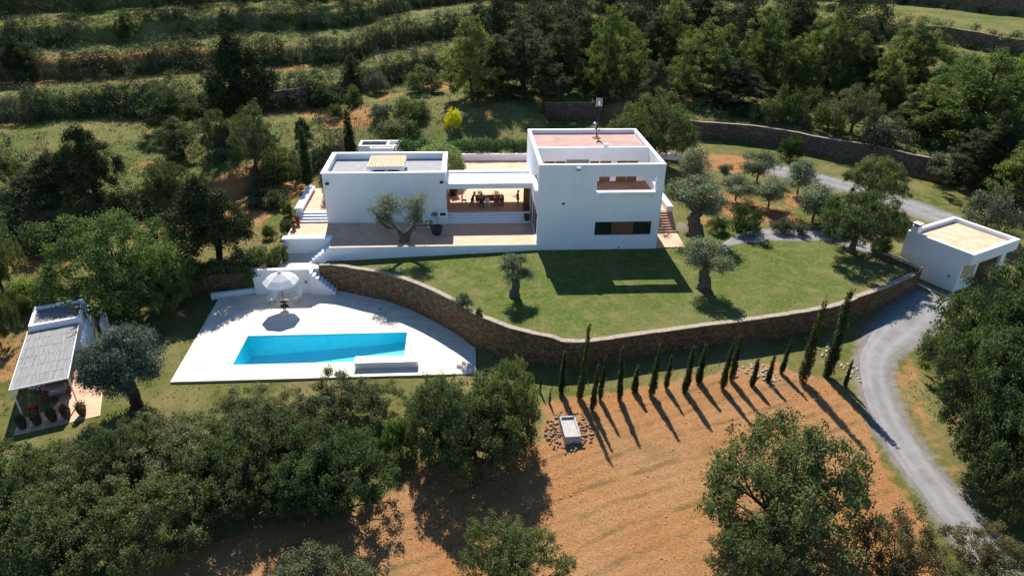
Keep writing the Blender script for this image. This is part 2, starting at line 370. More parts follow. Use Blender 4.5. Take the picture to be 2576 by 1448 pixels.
# foliage
M['carob'] = m_leaf('carob_leaves', (.026, .042, .016), (.165, .19, .075))
M['carob_bright'] = m_leaf('bright_carob_leaves', (.034, .056, .018), (.21, .26, .085), .3)
M['brownish'] = m_leaf('brownish_leaves', (.04, .038, .016), (.2, .175, .08), .25)
M['scrubby'] = m_leaf('almond_leaves', (.034, .045, .018), (.21, .205, .10), .25)
M['pine'] = m_leaf('pine_needles', (.036, .054, .016), (.23, .265, .078), .32)
M['darkpine'] = m_leaf('dark_pine_needles', (.018, .027, .014), (.105, .125, .055), .25)
M['olive'] = m_leaf('olive_leaves', (.07, .088, .045), (.29, .315, .19), .15)
M['oliveround'] = m_leaf('dense_olive_leaves', (.04, .06, .04), (.2, .23, .17), .12)
M['juniper'] = m_leaf('juniper_leaves', (.013, .021, .009), (.075, .095, .036), .1)
M['cypress'] = m_leaf('cypress_leaves', (.014, .024, .008), (.08, .10, .03), .1)
M['bush'] = m_leaf('bush_leaves', (.026, .042, .014), (.13, .16, .055), .22)
M['greybush'] = m_leaf('grey_bush_leaves', (.06, .066, .042), (.2, .205, .14), .15)
M['brightbush'] = m_leaf('bright_green_leaves', (.05, .095, .018), (.2, .28, .06), .3)
M['yellow'] = m_leaf('yellow_blossom', (.55, .45, .02), (.85, .72, .06), .3, .005)
M['hedge'] = m_leaf('hedge_leaves', (.06, .10, .033), (.26, .33, .14), .25)
M['purple'] = m_leaf('purple_flowers', (.06, .03, .09), (.16, .10, .24), .2, .01)
M['lawn_blades'] = m_leaf('grass_blades', (.05, .065, .018), (.16, .165, .05), .3)
M['wild_herb'] = m_leaf('wild_herb_leaves', (.06, .068, .022), (.22, .205, .075), .3)
M['dry_blades'] = m_leaf('dry_grass_blades', (.12, .09, .03), (.28, .22, .09), .25)
M['scrub'] = m_leaf('scrub_leaves', (.016, .024, .013), (.17, .19, .085), .12)
M['wood_mass'] = m_leaf('woodland_leaves', (.018, .028, .016), (.10, .12, .055), .15)
def m_ground():
    mt, nt, b = nodes('ground'); n = N(nt); v = n.co('Object')
    f = n.noise(7, 5, .75, v); mid = n.noise(1.1, 5, .7, v); big = n.noise(.16, 4, .6, v); fine = n.noise(26, 3, .7, v)
    grass = n.ramp(mid, (.28, (.075, .095, .022)), (.5, (.13, .14, .036)), (.72, (.235, .195, .08)))
    wild = n.ramp(mid, (.25, (.065, .095, .022)), (.5, (.12, .152, .04)), (.75, (.2, .17, .07)))
    g = n.mix(n.attr('wild'), grass, wild)
    g = n.mix(n.mr(big, .42, .66, 0, .75), g, n.ramp(f, (.3, (.2, .155, .06)), (.7, (.31, .24, .115))))
    soil = n.ramp(f, (.22, (.22, .09, .034)), (.5, (.405, .188, .074)), (.8, (.54, .30, .14)))
    soil = n.mix(n.mr(big, .4, .65, 0, .55), soil, n.ramp(f, (.3, (.33, .18, .08)), (.7, (.48, .31, .165))))
    mask = n.mr(n.math('ADD', n.attr('soil'), n.math('MULTIPLY', n.math('SUBTRACT', mid, .5), 1.1)), .38, .62)
    col = n.mix(mask, g, soil)
    wl = n.new('ShaderNodeTexWave', wave_type='BANDS', bands_direction='Y'); wl.inputs['Scale'].default_value = .19; wl.inputs['Distortion'].default_value = 2.2; wl.inputs['Detail'].default_value = 3; wl.inputs['Detail Scale'].default_value = .8
    n.link(n.co('Object', rot=(0, 0, math.radians(-19))), wl.inputs['Vector'])
    ln = n.math('MULTIPLY', n.mr(wl.outputs['Fac'], .82, 1.0), n.mr(n.noise(.6, 4, .7, v), .42, .6)); ln = n.math('MULTIPLY', ln, n.mr(n.attr('soil'), .6, .95))
    col = n.mix(n.math('MULTIPLY', ln, .75), col, n.ramp(f, (.3, (.10, .075, .028)), (.7, (.22, .14, .06))))
    weeds = n.math('MULTIPLY', n.mr(n.noise(.35, 5, .75, v), .55, .72), n.mr(n.attr('soil'), .5, .9)); col = n.mix(n.math('MULTIPLY', weeds, n.mr(f, .4, .6, .15, .8)), col, (.13, .125, .045))
    gv = n.mr(n.math('ADD', n.attr('gravel'), n.math('MULTIPLY', n.math('SUBTRACT', n.noise(1.7, 5, .75, v), .5), 1.5)), .45, .75, 0, .9)
    col = n.mix(gv, col, n.ramp(mid, (.3, (.21, .19, .18)), (.7, (.31, .275, .25))))
    n.link(n.mix(n.mr(fine, .3, .7, .45, 0), col, n.mix(.5, col, (.03, .03, .012))), b.inputs['Base Color'])
    b.inputs['Roughness'].default_value = 1; b.inputs['Specular IOR Level'].default_value = .05
    wv = n.new('ShaderNodeTexWave', wave_type='BANDS'); wv.inputs['Scale'].default_value = .42; wv.inputs['Distortion'].default_value = 1.6; wv.inputs['Detail'].default_value = 2
    n.link(n.co('Object', rot=(0, 0, math.radians(74))), wv.inputs['Vector'])
    h = n.math('ADD', n.math('MULTIPLY', f, .6), n.math('MULTIPLY', fine, .5)); h = n.math('ADD', h, n.math('MULTIPLY', n.math('MULTIPLY', wv.outputs['Fac'], n.attr('soil')), .15))
    n.bump(h, .8, .16, b); return mt
M['ground'] = m_ground()
def m_lawn():
    mt, nt, b = nodes('lawn_grass'); n = N(nt)
    f = n.noise(3.2, 7, .85); big = n.noise(.22, 4, .6); fine = n.noise(11, 5, .85); patch = n.noise(.9, 5, .7)
    c = n.ramp(f, (.34, (.038, .07, .012)), (.5, (.095, .132, .025)), (.66, (.19, .21, .062)))
    c = n.mix(n.mr(big, .45, .68, 0, .6), c, n.ramp(f, (.3, (.12, .122, .035)), (.7, (.25, .215, .09))))
    c = n.mix(n.mr(patch, .5, .64, 0, .75), c, (.205, .18, .075))
    c = n.mix(n.math('MULTIPLY', n.attr('edge'), .75), c, n.ramp(f, (.3, (.17, .15, .05)), (.7, (.3, .235, .115))))
    n.link(n.mix(n.mr(fine, .38, .6, .65, 0), c, n.mix(.6, c, (.02, .03, .008))), b.inputs['Base Color'])
    b.inputs['Roughness'].default_value = 1; b.inputs['Specular IOR Level'].default_value = .05
    n.bump(n.math('ADD', n.math('MULTIPLY', fine, .6), f), .7, .09, b); return mt
M['lawn'] = m_lawn()
def m_gravel():
    mt, nt, b = nodes('grey_gravel'); n = N(nt)
    c = n.ramp(n.noise(.7, 6, .75), (.3, (.19, .18, .18)), (.55, (.265, .255, .255)), (.75, (.33, .31, .305)))
    c = n.mix(n.mr(n.noise(30, 4, .8), .35, .65, .35, 0), c, (.17, .155, .145))
    c = n.mix(n.mr(n.math('ADD', n.attr('edge'), n.math('MULTIPLY', n.math('SUBTRACT', n.noise(1.6, 5, .75), .5), 2.4)), .55, 1.0, 0, .75), c, n.ramp(n.noise(3, 5, .7), (.35, (.15, .14, .07)), (.6, (.27, .235, .19))))
    ac = n.math('ABSOLUTE', n.attr('across')); tr = n.math('SUBTRACT', ac, .42); tr = n.mr(n.math('ABSOLUTE', tr), .05, .22, 1, 0)
    c = n.mix(n.math('MULTIPLY', tr, n.mr(n.noise(.9, 4, .7), .3, .6, .05, .5)), c, (.33, .31, .30)); mid = n.math('MULTIPLY', n.mr(ac, 0, .16, 1, 0), n.mr(n.noise(2.2, 4, .7), .45, .6))
    c = n.mix(n.math('MULTIPLY', mid, .4), c, (.17, .15, .08))
    n.link(c, b.inputs['Base Color']); b.inputs['Roughness'].default_value = 1; b.inputs['Specular IOR Level'].default_value = .08
    n.bump(n.noise(24, 4, .8), .6, .05, b); return mt
M['gravel'] = m_gravel()
# ------------------------------------------------------------------ ground sheet
def lines(*seg):
    o = []
    for a, b, st in seg: o += list(np.arange(a, b-1e-6, st))
    return np.array(o+[seg[-1][1]])
gx = lines((-320, -130, 10), (-130, -70, 1.6), (-70, -32, .7), (-32, 44, .3), (44, 70, .7), (70, 150, 1.6), (150, 360, 10))
gy = lines((-90, -44, 3), (-44, -18, .6), (-18, 3, .26), (3, 34, .6), (34, 130, 1.0), (130, 200, 2), (200, 420, 11))
GX, GY = np.meshgrid(gx, gy); GZ = terrain(GX, GY, True)
nx, ny = len(gx), len(gy); idx = np.arange(nx*ny).reshape(ny, nx)
F = np.stack([idx[:-1, :-1], idx[:-1, 1:], idx[1:, 1:], idx[1:, :-1]], -1).reshape(-1, 4)
me = npmesh('ground', np.stack([GX, GY, GZ], -1).reshape(-1, 3), F)
FIELD = [GP(*p)[:2] for p in [(1372, 1010), (1440, 1000), (1560, 985), (1650, 968), (1760, 945), (1860, 925), (1950, 915), (2040, 945), (2120, 975), (2165, 1030), (2230, 1180), (2330, 1330), (2370, 1448)]] + \
        [(22, -46), (-20, -46)] + [GP(*p)[:2] for p in [(300, 1448), (430, 1400), (640, 1330), (880, 1290), (1010, 1230), (1060, 1170), (1200, 1170), (1370, 1110)]]
VERGE = [GP(*p)[:2] for p in [(2230, 960), (2260, 900), (2330, 880), (2330, 1000), (2400, 1150), (2500, 1300), (2560, 1448), (2480, 1448), (2440, 1300), (2330, 1130), (2270, 1020)]]
soil = sm(-1.3, 1.3, sd_poly(GX, GY, FIELD)) + .55*sm(-1.4, 1.4, sd_poly(GX, GY, VERGE))
for px, py, r, a in [(100, 650, 3.2, .95), (60, 560, 2.5, .5), (415, 570, 3, .9), (690, 480, 3.2, .9), (640, 500, 3.5, .8), (600, 560, 2.5, .6), (870, 290, 3.5, .95), (905, 300, 2.5, .8), (1090, 220, 3, .6), (830, 265, 2.5, .6), (980, 240, 3, .5),
                     (1800, 405, 2.8, .95), (1850, 415, 2.5, .8), (1830, 505, 2.2, .9), (1870, 530, 2.0, .8), (1960, 545, 2.2, .8), (2005, 500, 1.8, .9), (1780, 560, 2, .6), (2100, 560, 2, .5), (1760, 240, 3, .8), (1740, 255, 2.5, .7),
                     (330, 172, 4, .6), (500, 150, 4, .7), (250, 178, 4, .5), (60, 205, 4, .7), (40, 870, 3, .55), (30, 950, 2, .5), (1640, 90, 3, .6), (700, 155, 3, .7), (1490, 625, 2, .3)]:
    c = GP(px, py); soil = soil + a*np.exp(-((GX-c[0])**2+(GY-c[1])**2)/(r*r)*(.7+.3*wob(GX, GY, 2)))
c0 = fy(F0, GX)
edges = 0
for F_ in (F0, F1, F2, F3, F4): edges = edges + np.exp(-((GY-fy(F_, GX)+2.2)/1.6)**2)
soil = np.clip(soil + .6*edges*sm(.0, .8, wob(GX, GY, 7, 2)+.3) + .5*sm(.55, .95, wob(GX, GY, 5, 9))*sm(-4, 2, GY-c0)*sm(-10, 0, GY-c0), 0, 1)
wild = np.clip(sm(-6, 4, GY-c0), 0, 1)
DR1L, DR1R = [(2300, 728), (2215, 800), (2168, 870), (2160, 935), (2176, 1010), (2208, 1085), (2268, 1180), (2330, 1265), (2395, 1345), (2470, 1440)], [(2400, 772), (2325, 850), (2262, 890), (2238, 935), (2254, 1010), (2290, 1085), (2352, 1175), (2425, 1265), (2490, 1340), (2570, 1430)]
DR2L, DR2R = [(1925, 415), (1965, 420), (2060, 440), (2180, 467), (2250, 489), (2340, 512), (2440, 545)], [(1925, 440), (1975, 452), (2060, 466), (2180, 495), (2240, 517), (2320, 545), (2420, 575)]
grav = np.maximum.reduce([sm(-1.5, .5, sd_poly(GX, GY, list(catmull([GP(*p)[:2] for p in DR1L], 4))+list(catmull([GP(*p)[:2] for p in DR1R], 4))[::-1])), sm(-1.3, .4, sd_poly(GX, GY, [U(*p, .5)[:2] for p in DR2L]+[U(*p, .3)[:2] for p in DR2R[::-1]])),
                         sm(-.6, .6, sd_poly(GX, GY, [GP(*p)[:2] for p in [(1700, 560), (1860, 590), (1840, 640), (1690, 640)]]))])
for nme, arr in (('soil', soil), ('wild', wild), ('gravel', grav)):
    a = me.attributes.new(nme, 'FLOAT', 'POINT'); a.data.foreach_set('value', arr.astype(np.float32).ravel())
me.polygons.foreach_set('use_smooth', [True]*len(me.polygons))
tag(obj('ground', me, M['ground']), kind='structure')

def ribbon(name, Lp, Rp, mat, nL, nW, zf, lift, wig=.25, seed=1):
    def rs(P, n):
        P = catmull(P, 6); s = np.concatenate([[0], np.cumsum(np.hypot(*np.diff(P[:, :2], axis=0).T))]); t = np.linspace(0, s[-1], n)
        return np.stack([np.interp(t, s, P[:, i]) for i in (0, 1)], 1)
    A, B = rs(Lp, nL), rs(Rp, nL); t = np.linspace(0, 1, nW)[None, :, None]
    G = A[:, None]*(1-t)+B[:, None]*t
    e = np.abs(np.linspace(-1, 1, nW))**1.2
    w = np.hypot(*(B-A).T)[:, None]; dirn = (B-A)/(w+1e-9)
    shift = (np.linspace(-1, 1, nW)**3)[None]*wig*wob(G[..., 0], G[..., 1], 1.1, seed)
    G = G + dirn[:, None]*shift[..., None]
    Z = zf(G[..., 0], G[..., 1])+lift-(lift+.05)*(np.abs(np.linspace(-1, 1, nW))**7)[None]
    I = np.arange(nL*nW).reshape(nL, nW)
    me = npmesh(name, np.concatenate([G, Z[..., None]], -1).reshape(-1, 3), np.stack([I[:-1, :-1], I[:-1, 1:], I[1:, 1:], I[1:, :-1]], -1).reshape(-1, 4))
    a = me.attributes.new('edge', 'FLOAT', 'POINT'); a.data.foreach_set('value', np.tile(np.clip((e-.45)/.55, 0, 1), nL).astype(np.float32))
    a = me.attributes.new('across', 'FLOAT', 'POINT'); a.data.foreach_set('value', np.tile(np.linspace(-1, 1, nW), nL).astype(np.float32))
    me.polygons.foreach_set('use_smooth', [True]*len(me.polygons))
    o = obj(name, me, mat); 
    if o.data.polygons[0].normal.z < 0: me.flip_normals()
    return tag(o, kind='structure')
g2 = lambda L: [GP(*p)[:2] for p in L]
ribbon('driveway', g2([(2300, 728), (2215, 800), (2168, 870), (2160, 935), (2176, 1010), (2208, 1085), (2268, 1180), (2330, 1265), (2395, 1345), (2470, 1440)]),
       g2([(2400, 772), (2325, 850), (2262, 890), (2238, 935), (2254, 1010), (2290, 1085), (2352, 1175), (2425, 1265), (2490, 1340), (2570, 1430)]), M['gravel'], 140, 15, terrain, .05, .14)
ribbon('driveway', [U(x, y, .5)[:2] for x, y in [(1925, 415), (1965, 420), (2060, 440), (2180, 467), (2250, 489), (2340, 512), (2440, 545)]],
       [U(x, y, .3)[:2] for x, y in [(1925, 440), (1975, 452), (2060, 466), (2180, 495), (2240, 517), (2320, 545), (2420, 575)]], M['gravel'], 90, 13, terrain, .06, .15, 3)
# lawn: a sheet between the retaining wall and the house or drive
xs = np.arange(-18.9, 33.01, .33); nV = 34
yf = np.interp(xs, WALL[:, 0], WALL[:, 1])+.1; yb = np.where(xs < 11.02, .1, drive_back(xs)); yb = np.maximum(yb, yf+.1)
t = np.linspace(0, 1, nV)[None]; LX = np.repeat(xs[:, None], nV, 1); LY = yf[:, None]*(1-t)+yb[:, None]*t
LZ = lawnz(LX)+.012*wob(LX, LY, .8)+.02*wob(LX, LY, 3)
I = np.arange(LX.size).reshape(LX.shape)
me = npmesh('lawn', np.stack([LX, LY, LZ], -1).reshape(-1, 3), np.stack([I[:-1, :-1], I[1:, :-1], I[1:, 1:], I[:-1, 1:]], -1).reshape(-1, 4))
a = me.attributes.new('edge', 'FLOAT', 'POINT'); ed = np.exp(-(LY-yf[:, None])/1.1)+np.exp(-(yb[:, None]-LY)/.9)*(LX > 11)+.8*np.exp(-((LX-30)/3.5)**2)+.7*np.exp(-((LX+16)/2.5)**2)
a.data.foreach_set('value', np.clip(ed*(.7+.5*wob(LX, LY, 1.5)), 0, 1).astype(np.float32).ravel())
me.polygons.foreach_set('use_smooth', [True]*len(me.polygons)); tag(obj('lawn', me, M['lawn']), kind='structure')
ribbon('driveway', [U(x, y, 0)[:2] for x, y in [(1815, 612), (1870, 584), (1950, 577), (2050, 578), (2130, 594), (2190, 612), (2250, 640)]],
       [U(x, y, 0)[:2] for x, y in [(1800, 640), (1850, 618), (1940, 608), (2050, 607), (2120, 618), (2170, 632), (2235, 655)]], M['gravel'], 90, 13, lambda x, y: np.maximum(terrain(x, y), lawnz(x)), .045, .12, 5)

# ------------------------------------------------------------------ walls of stone
def strip_wall(name, P, top, bot, th, mat, label, cat='wall', group=None, coping=True, rng=random.Random(4), cop_mat=None):
    P = np.array(P); T = np.gradient(P, axis=0); T /= np.hypot(T[:, 0], T[:, 1])[:, None]+1e-9; Nn = np.stack([-T[:, 1], T[:, 0]], 1)
    mb = MB(); n = len(P); V = []
    for i in range(n):
        for sgn, z in ((1, bot[i]), (1, top[i]), (-1, top[i]), (-1, bot[i])):
            q = P[i]+Nn[i]*sgn*th/2; V.append((q[0], q[1], z))
    F = []
    for i in range(n-1):
        for k in range(4): F.append((4*i+k, 4*i+4+k, 4*i+4+(k+1) % 4, 4*i+(k+1) % 4))
    F += [(0, 1, 2, 3), tuple(4*(n-1)+k for k in (3, 2, 1, 0))]
    mb.add(V, F); w = mb.build(name, mat); w.data.flip_normals() if False else None
    tag(w, label, cat, group)
    if coping:
        cb = MB(); s = np.concatenate([[0], np.cumsum(np.hypot(*np.diff(P, axis=0).T))]); t = 0
        while t < s[-1]-.15:
            l = min(rng.uniform(.5, 1.3), s[-1]-t); a, b = t+.004, t+l-.004; V = []
            o0, o1, hz = rng.uniform(-.02, .02), rng.uniform(-.02, .02), rng.uniform(.045, .075)
            for u in (a, b):
                c = np.array([np.interp(u, s, P[:, 0]), np.interp(u, s, P[:, 1])]); nn = np.array([np.interp(u, s, Nn[:, 0]), np.interp(u, s, Nn[:, 1])]); z = np.interp(u, s, top)
                for sg, of in ((-1, o0), (1, o1)):
                    q = c+nn*sg*(th/2-.03+of); V += [(q[0], q[1], z-.02), (q[0], q[1], z+hz)]
            cb.add(V, [(0, 2, 3, 1), (4, 5, 7, 6), (0, 1, 5, 4), (2, 6, 7, 3), (1, 3, 7, 5), (0, 4, 6, 2)]); t += l
        cb.build('coping', cop_mat or M['coping'], w)
    return w
tp = lawnz(WALL[:, 0])+.04+np.where(WALL[:, 0] < -4.7, .12, np.where(WALL[:, 0] < -.05, .2, 0))
strip_wall('retaining_wall', WALL, tp, np.full(len(WALL), -3.6), .5, M['stone'], 'long curved dry stone retaining wall holding up the green lawn')
a, b = U(2312, 672, .55), U(2214, 632, .5)
P = np.linspace(a[:2], b[:2], 9); strip_wall('stone_wall', P, np.full(9, .5), np.full(9, -1.9), .55, M['stone'], 'short stone wall with flat cap stones beside the white garage')
P = np.linspace((-30.2, -1.0), (-24.95, -.55), 9); strip_wall('stone_wall', P, np.full(9, -1.35), np.full(9, -3.5), .5, M['stone'], 'low brown stone wall in shade left of the white pool wall', coping=False)
def contour_wall(F, x0, x1, h, lab, dz=0, grp=None):
    x = np.arange(x0, x1, .6); y = fy(F, x)+CW*wob(x, fy(F, x), 9, 5); zt = terrain(x, y+1.1)+.06+dz; zb = terrain(x, y-1.2)-.4
    return strip_wall('terrace_wall', np.stack([x, y-.75], 1), zt, zb, .45, M['greystone'], lab, 'wall', grp, True)
contour_wall(F0, 24, 52, 2.2, 'long grey stone terrace wall above the driveway behind the garden')
contour_wall(F0, 5.5, 14.5, 2.2, 'dark stone terrace wall in pine shade behind the roof antenna')
contour_wall(F1, -37, -29, 2.2, 'short stretch of stone terrace wall on the hillside left of the yellow tree')
contour_wall(F2, 74, 104, 2.2, 'lower stone terrace wall at the top right corner', .2)
contour_wall(F3, 84, 122, 2.5, 'upper stone terrace wall at the top right corner', .2)

# ------------------------------------------------------------------ the house
house = thing('house', 'large white cubic house of two blocks joined by an open porch', 'house')
PL = M['plaster']
X, Y = (1, 0, 0), (0, 1, 0); NX, NY = (-1, 0, 0), (0, -1, 0)
tw = wall((0, 0, 0), X, 11.03, -1.2, 8, .32, [(5.1, 10.3, 5.55, 6.91), (5.2, 10.35, 1.4, 2.7)], norm=Y)
wall((0, .32, 0), Y, 10.86, -1.2, 8, .32, [(.18, 4.28, 5.55, 6.91), (.12, 4.58, .6, 3.3)], tw, X)
wall((11.03, .32, 0), Y, 10.86, -1.2, 8, .32, [(.18, 4.28, 5.55, 6.91)], tw, NX)
wall((0, 11.5, 0), X, 11.03, -1.2, 8, .32, [], tw, NY)
tower = tw.build('tower', PL, house)
MB().box(.32, 10.71, 5.02, 5.3, 4.6, 8).build('cross_wall', PL, house)
MB().box(.32, 10.71, .32, 5.02, 4.5, 4.75).build('balcony_floor', M['balconyfloor'], house)
MB().box(.32, 10.71, 5.3, 11.18, 7.2, 7.6).build('roof', M['pinkroof'], house)
MB().box(.32, 10.71, .32, 11.18, -.1, .6).build('ground_floor', M['porchfloor'], house)
def rail(name, boxes):
    mb = MB()
    for q in boxes: mb.box(*q)
    return mb.build(name, PL, house, bevel=.015)
rail('balcony_rail', [(5.02, 10.42, -.26, -.003, 5.32, 5.57), (5.02, 5.34, -.26, -.003, 5.02, 5.32), (10.1, 10.42, -.26, -.003, 5.02, 5.32)])
rail('balcony_rail', [(-.24, -.003, .4, 4.7, 5.32, 5.57)]); rail('balcony_rail', [(11.033, 11.27, .4, 4.7, 5.32, 5.57)])
def door_panel(x0, x1, z0, z1, y, mat, nm='door', lab=None):
    d = MB().box(x0, x1, y-.05, y, z0, z1).build(nm, mat, house)
    if lab: d['label'] = lab
    h = MB().box(x1-.14, x1-.1, y-.1, y-.05, z0+.9, z0+1.1).build('handle', M['darkmetal'], d); return d
for x0, x1 in ((1.05, 2.02), (2.1, 3.02), (5.35, 6.15), (6.3, 7.3), (7.9, 8.85), (8.9, 9.85)): door_panel(x0, x1, 4.76, 6.7, 5.018, M['wood'])
door_panel(3.1, 5.2, 4.76, 6.85, 5.018, M['slategrey'], 'shutter', 'wide grey roller shutter')
# window of the tower front
wn = MB().box(5.22, 10.33, .1, .2, 1.4, 1.48).box(5.22, 10.33, .1, .2, 2.62, 2.7).box(5.22, 5.3, .1, .2, 1.48, 2.62).box(10.25, 10.33, .1, .2, 1.48, 2.62).build('window', M['darkmetal'], house)
MB().box(6.75, 8.75, .08, .16, 1.482, 2.618).build('wood_panel', M['wood'], wn)
for a, b in ((5.3, 6.75), (8.75, 10.25)): MB().box(a, b, .14, .17, 1.48, 2.62).build('pane', M['glass'], wn)
MB().box(5.2, 10.35, -.03, .1, 1.36, 1.398).build('sill', PL, wn)
# sliding door on the tower's side facing the terrace
dr = MB().box(.1, .2, .46, .58, .6, 3.28).box(.1, .2, 2.62, 2.78, .6, 3.28).box(.1, .2, 4.76, 4.88, .6, 3.28).box(.1, .2, .58, 2.62, 3.16, 3.28).box(.1, .2, 2.78, 4.76, 3.16, 3.28).build('glass_door', M['wood'], house)
for a, b in ((.58, 2.62), (2.78, 4.76)): MB().box(.14, .16, a, b, .62, 3.16).build('pane', M['glass'], dr)
MB().box(-.05, -.003, 4.95, 5.5, .62, 3.3).build('door_shutter', M['wood'], house)
# left wing
lw = wall((-19.56, 5.57, 0), X, 11.39, -1.2, 5.46, .3, [], norm=Y)
wall((-19.56, 5.87, 0), Y, 5.83, -1.2, 5.46, .3, [], lw, X); wall((-8.17, 5.87, 0), Y, 5.83, -1.2, 5.46, .3, [(.9, 4.9, 1.2, 3.5)], lw, NX); wall((-19.56, 12, 0), X, 11.39, -1.2, 5.46, .3, [], lw, NY)
lw.build('left_wing', PL, house)
cp = MB().box(-19.66, -8.07, 5.49, 5.92, 5.463, 5.56).box(-19.66, -8.07, 11.65, 12.08, 5.463, 5.56).box(-19.66, -19.2, 5.92, 11.65, 5.463, 5.56).box(-8.53, -8.07, 5.92, 11.65, 5.463, 5.56).build('parapet_cap', PL, house, bevel=.02)
MB().box(-19.26, -8.47, 5.87, 11.7, 4.6, 4.93).build('flat_roof', M['gravelroof'], house)
MB().box(-19.26, -8.47, 5.87, 11.7, 1.0, 1.19).build('inside_floor', M['porchfloor'], house)
gl = MB().box(-8.27, -8.22, 6.77, 10.77, 1.2, 1.3).box(-8.27, -8.22, 6.77, 10.77, 3.4, 3.5).box(-8.27, -8.22, 8.7, 8.85, 1.3, 3.4).build('porch_door', M['darkwood'], house)
for a, b in ((6.77, 8.7), (8.85, 10.77)): MB().box(-8.26, -8.24, a, b, 1.3, 3.4).build('pane', M['glass'], gl)
# roof lantern with clay tiles
lan = MB().box(-15.3, -12.25, 6.75, 7.0, 4.93, 5.12).box(-15.3, -15.0, 6.75, 7.0, 5.12, 5.6).box(-13.95, -13.65, 6.75, 7.0, 5.12, 5.6).box(-12.55, -12.25, 6.75, 7.0, 5.12, 5.6).box(-15.3, -12.25, 7.0, 9.3, 4.93, 5.6).box(-15.52, -12.03, 6.2, 9.72, 5.6, 5.86).build('roof_lantern', PL, house, bevel=.01)
tl = MB()
for i in range(14):
    x = -15.5+.125+i*.2475
    for j in range(7):
        y = 6.2+j*.5; n = 5; V = []
        for yy, zz in ((y-.02, 5.885), (y+.5, 5.875)):
            for k in range(n): w = math.pi*k/(n-1); V.append((x+.118*math.cos(w), yy, zz+.07*math.sin(w)))
        tl.add(V, [(k, k+1, n+k+1, n+k) for k in range(n-1)]+[tuple(range(n))])
tl.build('tiles', M['claytile'], lan)
for a, b in ((-14.98, -13.97), (-13.63, -12.57)): MB().box(a, b, 6.98, 6.996, 5.13, 5.59).build('vent_opening', M['black'], lan)
# porch roof
MB().box(-8.165, -.003, 6.0, 9.05, 3.74, 4.26).box(-8.165, -.003, 9.05, 9.5, 3.5, 4.43).box(-8.165, -.003, 9.5, 11.3, 3.35, 3.68).build('porch_roof', PL, house)  # lowest rear slab is added out of view to set the shadow edge on the floor
st = lambda y0, dy, z0, dz, n, x0, x1, nm='step': [MB().box(x0, x1, y0+i*dy, y0+(i+1)*dy+.0, z0-.03, z0+(i+1)*dz-.05).box(x0, x1, y0+i*dy-.05, y0+(i+1)*dy-.052, z0+(i+1)*dz-.05, z0+(i+1)*dz).build(nm, PL, house) for i in range(n)]
st(4.98, .37, .58, .155, 4, -8.04, -.06)
st(5.72, .36, .58, .155, 4, -22.7, -19.58)
MB().box(-9.0, -8.05, 4.95, 5.565, .585, 1.86).build('pillar', PL, house, bevel=.012)
def vent(x0, x1, z0, z1, y, nm='vent', mat=None): MB().box(x0, x1, y-.02, y-.002, z0, z1).build(nm, mat or M['slategrey'], house)
vent(-8.8, -8.26, 1.47, 1.74, 4.95, mat=M['darkmetal']); vent(-9.68, -9.05, 1.16, 1.58, 5.57); vent(-10.4, -9.86, 1.18, 1.58, 5.57, mat=M['white'])
MB().box(-12.0, -9.05, 4.98, 5.565, .585, 1.02).build('wall_bench', PL, house, bevel=.01)
MB().box(-12.25, -12.1, 5.2, 5.565, .585, 1.6).build('wall_fin', PL, house)
def spout(x, z, y):
    o = MB().box(x-.16, x+.16, y-.22, y-.003, z-.1, z+.1).build('rain_spout', M['darkmetal'], house, bevel=.02)
spout(-19.15, 4.56, 5.57); spout(-8.56, 4.62, 5.57); vent(2.12, 2.36, 4.38, 4.56, 0, mat=M['black']); 
sp = MB().box(3.2, 3.56, -.3, -.003, 7.66, 7.86).build('rain_spout', PL, house); MB().box(3.2, 3.56, -.28, -.01, 7.56, 7.656).build('underside', M['darkmetal'], sp)
vent(7.5, 7.62, .08, .2, 0, 'vent', M['darkmetal'])
MB().box(6.5, 6.95, 4.98, 5.34, 8.003, 8.3).build('chimney_block', PL, house, bevel=.02)
# terrace, stairs, low walls
terr = MB().prism([(-18.5, 0), (0, 0), (0, 5.57), (-19.56, 5.57), (-19.56, 5.72), (-22.75, 5.72), (-22.75, 2.3), (-18.5, 2.3)], -1.6, .576).build('terrace', PL); tag(terr, kind='structure')
tf = MB().add([(-18.46, .04, .58), (-.002, .04, .58), (-.002, 5.57, .58), (-19.56, 5.57, .58), (-19.56, 5.72, .58), (-22.7, 5.72, .58), (-22.7, 2.32, .58), (-18.46, 2.32, .58)], [tuple(range(8))]).build('terrace_paving', M['terrace']); tag(tf, kind='structure')
tag(MB().box(-8.165, -.003, 6.46, 12.0, .9, 1.2).build('porch_floor', M['porchfloor']), kind='structure')
tag(MB().box(-22.7, -19.57, 7.17, 13.6, -1.2, 1.2).build('walkway', M['terrace']), kind='structure')
tag(MB().box(-12.5, -.002, 12.003, 22.7, .6, 1.195).box(-.002, 13, 11.503, 22.7, .6, 1.195).build('patio', M['terrace']), kind='structure')
pv = MB().prism([(11.035, .1), (13.8, .1), (13.95, 3.4), (11.035, 3.4)], -.5, .07).build('stair_paving', M['terrace']); tag(pv, kind='structure')
rs_ = thing('outside_stairs', 'pale stone stairs rising along the right side of the house', 'stairs')
for i in range(8): MB().box(11.9, 13.95, 3.4+i*.29, 3.69+i*.29, -.2, .17+i*.165).box(11.9, 13.95, 3.37+i*.29, 3.688+i*.29, .17+i*.165, .22+i*.165).build('step', M['terrace'], rs_)
MB().box(11.9, 13.95, 5.72, 9.2, -.2, 1.42).build('upper_landing', M['terrace'], rs_); MB().box(13.35, 13.95, 5.3, 9.2, 1.43, 2.0).build('side_wall', PL, rs_, bevel=.02)
ts = thing('terrace_stairs', 'white saw-toothed stairs going down from the left end of the terrace', 'stairs')
